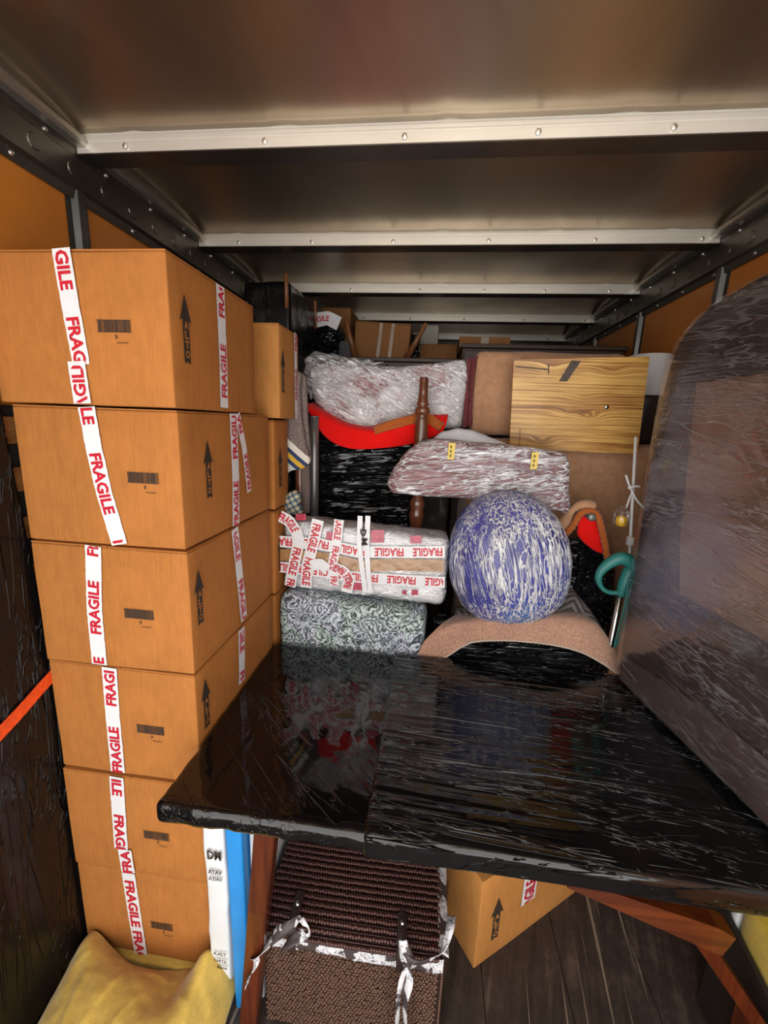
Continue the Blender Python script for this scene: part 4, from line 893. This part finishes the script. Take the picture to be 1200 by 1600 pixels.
def key():
    m_, nt, p = mat('grey_key_pattern'); c_ = coords(nt, (1, 1, 1), (0, 0, .5)); b = noise_n(nt, coords(nt), 260, 3, .7); sx = N(nt, 'ShaderNodeSeparateXYZ'); nt.links.new(c_, sx.inputs[0])
    tri = mathn(nt, 'PINGPONG', sx.outputs['X'], .055); h = mathn(nt, 'ADD', mathn(nt, 'MULTIPLY', tri, 1.3), sx.outputs['Y']); st_ = mathn(nt, 'GREATER_THAN', mathn(nt, 'SINE', mathn(nt, 'MULTIPLY', h, 130)), 0)
    c1 = ramp(nt, b, [(.35, (.05, .048, .048)), (.65, (.12, .115, .115))]); c2 = ramp(nt, b, [(.35, (.16, .145, .14)), (.65, (.36, .33, .32))]); mx = N(nt, 'ShaderNodeMix', data_type='RGBA')
    nt.links.new(st_, mx.inputs[0]); nt.links.new(c1, mx.inputs[6]); nt.links.new(c2, mx.inputs[7]); nt.links.new(mx.outputs[2], p.inputs['Base Color']); p.inputs['Roughness'].default_value = .95; return m_
r4 = [A(715, 950, 1.95), A(760, 940, 1.98), A(830, 930, 1.98), A(885, 918, 1.98), A(900, 930, 1.96), A(925, 962, 1.86)]
v, f = loft([r3, [(a+b)/2+Vector((0, 0, .01)) for a, b in zip(r3, r4)], r4], 70, 30, lambda p, a, b: p+Vector((0, 0, .004+.006*nz(p, 9, 9, 9, 3)))); o = build('patterned_half', v, f, key(), t, smooth=True, label='grey geometric patterned half'); solid(o, .007)
# black bag, red and orange blanket roll, tube
M_BAG = darkfilm('black_bag_film', (.008, .009, .012), rot=(.5, .3, 0), along=12, across=28, strength=1., dist=.02, rough=.10, width=.06, mlo=.35, mhi=.5, soft=.7)
O = PXY([(888, 850), (905, 842), (940, 848), (962, 868), (965, 920), (962, 985), (940, 1040), (880, 1040), (878, 930)], 1.98)
O = [(a, b if i not in (6, 7) else .0) for i, (a, b) in enumerate(O)]
v, f = puff(O, lambda a, b, c: (a, 2.03+c*.07, b), 24, 160, 3, lambda w_, f_, s_: w_+Vector((.008*nz(w_, 20, 20, 20, 1), -.012*ridge(w_, 14, 5, 18, 2)+.01*nz(w_, 20, 9, 20, 3), 0)), 1); v = [Vector((a.x, a.y, max(.0, a.z))) for a in v]; o = build('black_bag', v, f, M_BAG, smooth=True); tag(o, 'bulging shiny black plastic bag beside the blue pouf', 'bag')
t = empty('red_orange_blanket', (.72, 1.93, 1.37), 'folded red blanket with orange fringe right of the blue pouf', 'blanket')
O = PXY([(903, 836), (905, 815), (915, 803), (930, 806), (938, 830), (946, 868), (930, 862), (912, 848)], 1.92); v, f = puff(O, lambda a, b, c: (a, 1.935+c*.015, b), 8, 70, 3); build('red_cloth', v, f, M_REDB, t, smooth=True)
pts = [A(884, 834, 1.90), A(895, 822, 1.90), A(906, 804, 1.90), A(918, 798, 1.90), A(932, 803, 1.90), (A(939, 822, 1.90)), A(945, 848, 1.90), A(949, 872, 1.90)]
S = spline(pts, 60); g = MB(); g.tube(S, [.014+.002*math.sin(i*1.9) for i in range(61)], 10); o = g.obj('orange_fringe', M_TRIM, t, smooth=True)
pts = [A(870, 828, 1.93), A(882, 815, 1.93), A(893, 798, 1.93), A(908, 790, 1.93), A(928, 792, 1.93)]; g = MB(); g.tube(spline(pts, 30), [.022+.006*math.sin(i*.3) for i in range(31)], 12); g.obj('tan_underfold', M_TAN, t, smooth=True)
g = MB(); c = A(926, 809, 1.87); g.tube([c, c+Vector((0, .004, 0)), c+Vector((0, .12, .005))], [.014, .017, .017], 20); o = g.obj('grey_tube', simple('grey_tube_end', (.2, .2, .19), .4, .5), smooth=True); tag(o, 'short grey tube end resting inside the orange fringed fold', 'tube')
# white pole with tie and yellow bulb
M_WH = simple('white_enamel', (.75, .76, .78), .3, var=.03, bmp=0)
g = MB(); p0, p1 = A(993, 690, 1.86), A(984, 860, 1.86); dv = (p1-p0).normalized(); g.tube([p0-dv*.02, p1, p1+dv*(p1.z/abs(dv.z))], .0062, 14)
t = empty('white_pole', (p1.x, p1.y, 0), 'slim white pole standing left of the film wrapped sofa', 'pole'); g.obj('pole_tube', M_WH, t, smooth=True)
c = A(985, 845, 1.85); v, f = rbox(c.x-.014, c.x+.010, c.y-.012, c.y+.012, c.z-.02, c.z+.018, .004, .02); build('white_clip', v, f, M_WH, t)
g = MB(); g.tube(spline([A(978, 742, 1.845), A(983, 758, 1.84), A(988, 768, 1.84), (A(994, 780, 1.84)), A(1006, 794, 1.845)], 16), .0045, 8); g.tube(spline([A(981, 763, 1.838), A(990, 760, 1.834), A(1000, 760, 1.838)], 8), .005, 8)
g.tube(spline([A(988, 768, 1.84), A(984, 778, 1.845), A(978, 795, 1.845)], 8), .004, 8); o = g.obj('white_tie', M_WH, smooth=True); tag(o, 'white cord knotted round the slim white pole', 'cord')
t = empty('yellow_bulb', A(972, 822, 1.85), 'small yellow lamp bulb in clear plastic hanging from the pole', 'bulb')
c = A(971, 812, 1.845); g = MB(); g.tube([c+Vector((0, 0, .018)), c+Vector((0, 0, .012)), c+Vector((.001, 0, -.008)), c+Vector((0, 0, -.026)), c+Vector((0, 0, -.03))], [.008, .02, .024, .019, .006], 8); g.obj('yellow_lens', simple('amber_plastic', (.85, .50, .01), .2, bmp=.4), t)
c = A(971, 805, 1.845); g = MB(); g.tube([c+Vector((0, 0, .045)), c+Vector((0, 0, .03)), c+Vector((0, 0, .0)), c+Vector((0, 0, -.035)), c+Vector((0, 0, -.05))], [.006, .022, .034, .032, .01], 16); g.obj('clear_bubble', clearfilm('blister_plastic', 'x', 9, 20, .15, .02), t, smooth=True)
# teal handle with cord and steel shaft
M_TEAL = simple('teal_rubber', (.02, .16, .145), .45, var=.1, bmp=.1)
YU = 1.68
t = empty('teal_handled_stick', A(955, 1010, YU), 'teal looped handle with wrist cord on a steel shaft', 'stick')
t.location.z = 0; MW[t.name] = Matrix.Translation((t.location.x, t.location.y, 0)); t.matrix_world = MW[t.name]
g = MB(); g.tube(spline([A(990, 893, YU), A(986, 880, YU), A(972, 872, YU), A(955, 878, YU), A(940, 891, YU), A(935, 905, YU), A(942, 920, YU), A(955, 926, YU), A(970, 925, YU)], 50), [.020+.006*math.sin(PI*min(1, i/22)) if i < 22 else .020-.011*min(1, (i-22)/14) for i in range(51)], 16); g.obj('loop_handle', M_TEAL, t, smooth=True)
g = MB(); g.tube([A(993, 886, YU), A(984, 893, YU), A(976, 910, YU), A(970, 928, YU), A(969, 931, YU)], [.018, .028, .024, .018, .014], 18); g.obj('grip', M_TEAL, t, smooth=True)
a0, a1 = A(970, 925, YU+.005), A(953, 1012, YU+.005); dv = (a1-a0).normalized(); g = MB(); g.tube([a0, a1, a1+dv*(a1.z/abs(dv.z)-.01)], .0125, 18); g.obj('steel_shaft', simple('polished_steel', (.6, .6, .6), .18, 1, .05, bmp=0), t, smooth=True)
for i, L in enumerate(([(986, 900), (992, 935), (985, 985), (978, 1020), (990, 1032), (996, 1015), (990, 970), (996, 920), (990, 895)], [(984, 902), (978, 945), (966, 985), (962, 1010), (972, 985), (984, 930), (988, 905)], [(985, 903), (988, 950), (975, 1000), (974, 1015), (985, 1020), (992, 960), (990, 905)], [(983, 903), (975, 950), (962, 1000), (960, 1012)])):
    g = MB(); g.tube(spline([A(a, b, YU-.022-.004*i) for a, b in L], 60), .0032, 7); g.obj('wrist_cord', M_TEAL, t, smooth=True)
# ------------------------------------------------------------------ big film-wrapped sofa end on the table, right
t = empty('wrapped_sofa', (.98, 1.1, .955), 'tall dark sofa section in clear stretch film standing on the table', 'sofa')
OO = [(.35, .962), (.35, 2.36), (1.0, 2.36), (1.32, 2.35), (1.50, 2.31), (1.60, 2.23), (1.625, 2.10), (1.62, 1.6), (1.61, .97), (1.59, .962)]
def smap(T):
    def fn(a, b, c):
        l = .776+.12*(1.6-a)/.7; return ((l+1.125)/2+c*((1.125-l)/2)*T, a, b)
    return fn
v, f = puff(OO, smap(.96), 20, 200, 18, lambda w_, f_, s_: w_+Vector((.006*nz(w_, 3, 4, 3, 3), 0, 0)), 3)
build('sofa_body', v, f, fabric('dark_taupe_fabric', (.034, .021, .018), .3, 30, rough=.8, sheen=0), t, smooth=True)
M_CB4 = simple('brown_card_sheet', (.10, .045, .02), .7, var=.2, scale=4)
def lf(y_): return .782+.12*(1.6-y_)/.7
o = build('card_sheet', [Vector((lf(y_)-.0025+.004*nz((0, y_, z_), 1, 5, 5, 2), y_, z_)) for y_, z_ in ((1.45, 2.08), (1.40, 1.6), (1.36, 1.42), (1.0, 1.42), (.6, 1.5), (.6, 2.1))], [(0, 1, 2, 3, 4, 5)], M_CB4, t); solid(o, .003, 1)
o = build('carton_base', [Vector((lf(y_)-.003, y_, z_)) for y_, z_ in ((1.56, .98), (.3, .98), (.3, 1.16), (1.2, 1.13), (1.56, 1.08))], [(0, 1, 2, 3, 4)], simple('grey_brown_card', (.055, .034, .028), .7, var=.2), t); solid(o, .004, 1)
M_CF_S = clearfilm('sofa_film', 'y', .55, 30, .13, .008, .4, .003, .16, rot=(-.1, 0, 0), tint=(.96, .95, 1), lo=.42, hi=.66, width=.03, fres=.2)
v, f = puff(OO, smap(1.025), 40, 260, 18, lambda w_, f_, s_: w_+Vector((-.002*ridge(w_+Vector((0, 0, w_.y*.15)), 1, 1.5, 22, 3)-.003*ridge(w_+Vector((0, 0, w_.y*1.1)), 1, 1.5, 16, 7)*max(0, 1.5-w_.z)+.004*nz(w_, 3, 4, 3, 3)-.004, 0, .008*nz(w_, 20, 9, 5, 6) if w_.z > 2.2 else 0)), 3)
build('stretch_film', v, f, M_CF_S, t, smooth=True)
# ------------------------------------------------------------------ behind: cabinet upper left and the heap under the roof
tcab = wrapped('wrapped_cabinet', -1.06, -.80, 2.32, 2.84, 0, 2.635, 'tall cabinet in black film at the upper left under the roof bow', 'cabinet', M_BFV, .006, (9, 9, 9), 6, .03)
M_WOODM = wood('mid_brown_wood', (.13, .04, .015), (.36, .14, .05), 'z', .4)
for x_, y_ in ((-.815, 2.31), (-.80, 2.80)):
    g = MB(); g.tube([(x_, y_, 2.5), (x_, y_, 2.665), (x_, y_, 2.672)], [.011, .011, .006], 10); g.obj('corner_leg', M_WOODM, tcab, smooth=True)
M_DKW = wood('dark_wardrobe_wood', (.035, .02, .012), (.09, .05, .028), 'x', .45, coat=.1)
def wardrobe(x0, x1, y0, y1, z1, label):
    t = empty('wardrobe', ((x0+x1)/2, (y0+y1)/2, 0), label, 'wardrobe', None); v, f = rbox(x0, x1, y0+.02, y1, 0, z1-.025, .004, 2); build('cabinet_body', v, f, M_DKW, t)
    v, f = rbox(x0-.01, x1+.01, y0-.005, y1, z1-.025, z1, .005, 2); build('wardrobe_top', v, f, M_DKW, t)
    xm = (x0+x1)/2
    for a, b in ((x0+.01, xm-.002), (xm+.002, x1-.01)): v, f = rbox(a, b, y0, y0+.02, .05, z1-.04, .004, 2); build('door', v, f, M_DKW, t)
wardrobe(-.765, .13, 2.75, 3.6, 2.33, 'dark wooden wardrobe under the cartons at the back')
wardrobe(.15, 1.12, 2.80, 3.6, 2.43, 'dark wooden wardrobe edge at the back behind the pine board')
def fitbox(px0, px1, pyt, Y, zb, dep, label, cm, **k):
    a = A(px0, pyt, Y); b = A(px1, pyt, Y); return carton(a.x, b.x, Y, Y+dep, zb, (a.z+b.z)/2, label, cm=cm, **k)
zt = 2.332
bt = A(600, 502, 2.95); ax, bx = A(553, 500, 2.95).x, A(640, 500, 2.95).x
Mt = Matrix.Translation(((ax+bx)/2, 3.1, zt+.008)) @ Matrix.Rotation(.05, 4, 'Y'); W2 = (bx-ax)/2
tt = carton(-W2, W2, -.15, .15, 0, bt.z-zt-.012, 'brown carton with two strips of clear tape between wooden legs', M=Mt, cm=M_CARD3)
M_CT = simple('dull_clear_tape', (.42, .33, .26), .25, bmp=.4)
for u in (-.02, .06):
    tape(tt, [Mt @ Vector((u, -.155, .003)), Mt @ Vector((u+.01, -.155, bt.z-zt-.02))], (0, -1, 0), width=.022, word=None, matt=M_CT, name='clear_tape')
for a, b, lb in (((540, 497), (556, 563), 'left one of two tapered wooden legs sticking up by the carton'), ((666, 505), (634, 563), 'right one of two tapered wooden legs leaning by the carton')):
    p, q_ = A(*a, 2.86), A(*b, 2.86); g = MB(); g.tube([p, p.lerp(q_, .02), q_+(q_-p)*.05], [.009, .013, .022], 14); o = g.obj('tapered_leg', M_WOODM, smooth=True); tag(o, lb, 'leg')
fitbox(503, 548, 480, 3.12, zt, .3, 'small plain carton behind the black wrapped stool under the roof', M_CARD3)
# black stool with tape
t = empty('wrapped_stool', A(512, 552, 2.86), 'stool wrapped in black film with a flap of red printed tape', 'stool')
t.location.z = zt; MW[t.name] = Matrix.Translation((t.location.x, t.location.y, zt)); t.matrix_world = MW[t.name]
a = A(496, 505, 2.86); b = A(528, 505, 2.86); v, f = rbox(a.x, b.x, 2.86, 3.05, zt, a.z, .02, .02, disp=sdisp(.008, (20, 20, 20), 3)); build('black_wrap', v, f, M_BAG, t, smooth=True)
v, f = rbox(b.x+.005, b.x+.10, 2.88, 3.05, zt, zt+.11, .02, .02, disp=sdisp(.006, (20, 20, 20), 5)); build('grey_cloth_wrap', v, f, fabric('grey_cloth', (.10, .10, .11), .3), t, smooth=True)
tape(t, [A(494, 500, 2.845), A(512, 497, 2.84), A(530, 506, 2.85)], (0, -1, 0), width=.085, word='FRAGILE', wl_=.16, start=-.07, lh=.42)
tape(t, [A(494, 508, 2.838), A(508, 505, 2.835)], (0, -1, 0), width=.03, word=None)
fitbox(657, 715, 537, 3.15, zt, .2, 'low brown carton with faint writing at the back', M_CARD3, flaps=True)
fitbox(658, 686, 507, 3.40, zt, .2, 'small white box standing on the back carton row', simple('white_card', (.50, .47, .40), .7))
v, f = rbox(A(644, 520, 3.0).x, A(655, 520, 3.0).x, 3.0, 3.1, zt, A(650, 522, 3.0).z, .006, .1); o = build('black_case', v, f, M_BAG, smooth=True); tag(o, 'small black case behind the right tapered leg', 'case')
def speck():
    m_, nt, p = mat('speckled_card'); vv = N(nt, 'ShaderNodeTexVoronoi'); vv.inputs['Scale'].default_value = 60; nt.links.new(coords(nt), vv.inputs['Vector'])
    nt.links.new(ramp(nt, vv.outputs['Distance'], [(.2, (.12, .09, .06)), (.45, (.42, .36, .28))]), p.inputs['Base Color']); p.inputs['Roughness'].default_value = .7; return m_
a, b = A(719, 527, 2.95), A(797, 529, 2.95); ts = empty('speckled_box', ((a.x+b.x)/2, 3.1, 2.435), 'flat speckled box with brown lid band and clear tape at the back', 'box')
v, f = rbox(a.x, b.x, 2.95, 3.3, 2.436, a.z, .004, 1); build('speckled_sides', v, f, speck(), ts)
v, f = rbox(a.x-.003, b.x+.003, 2.946, 3.303, a.z-.04, a.z+.004, .003, 1); build('lid_band', v, f, M_CARD3, ts)
tape(ts, [(a.x*.5+b.x*.5, 2.944, a.z+.003), (a.x*.5+b.x*.5, 2.944, a.z-.10)], (0, -1, 0), width=.05, word=None, matt=M_CT, name='clear_tape')
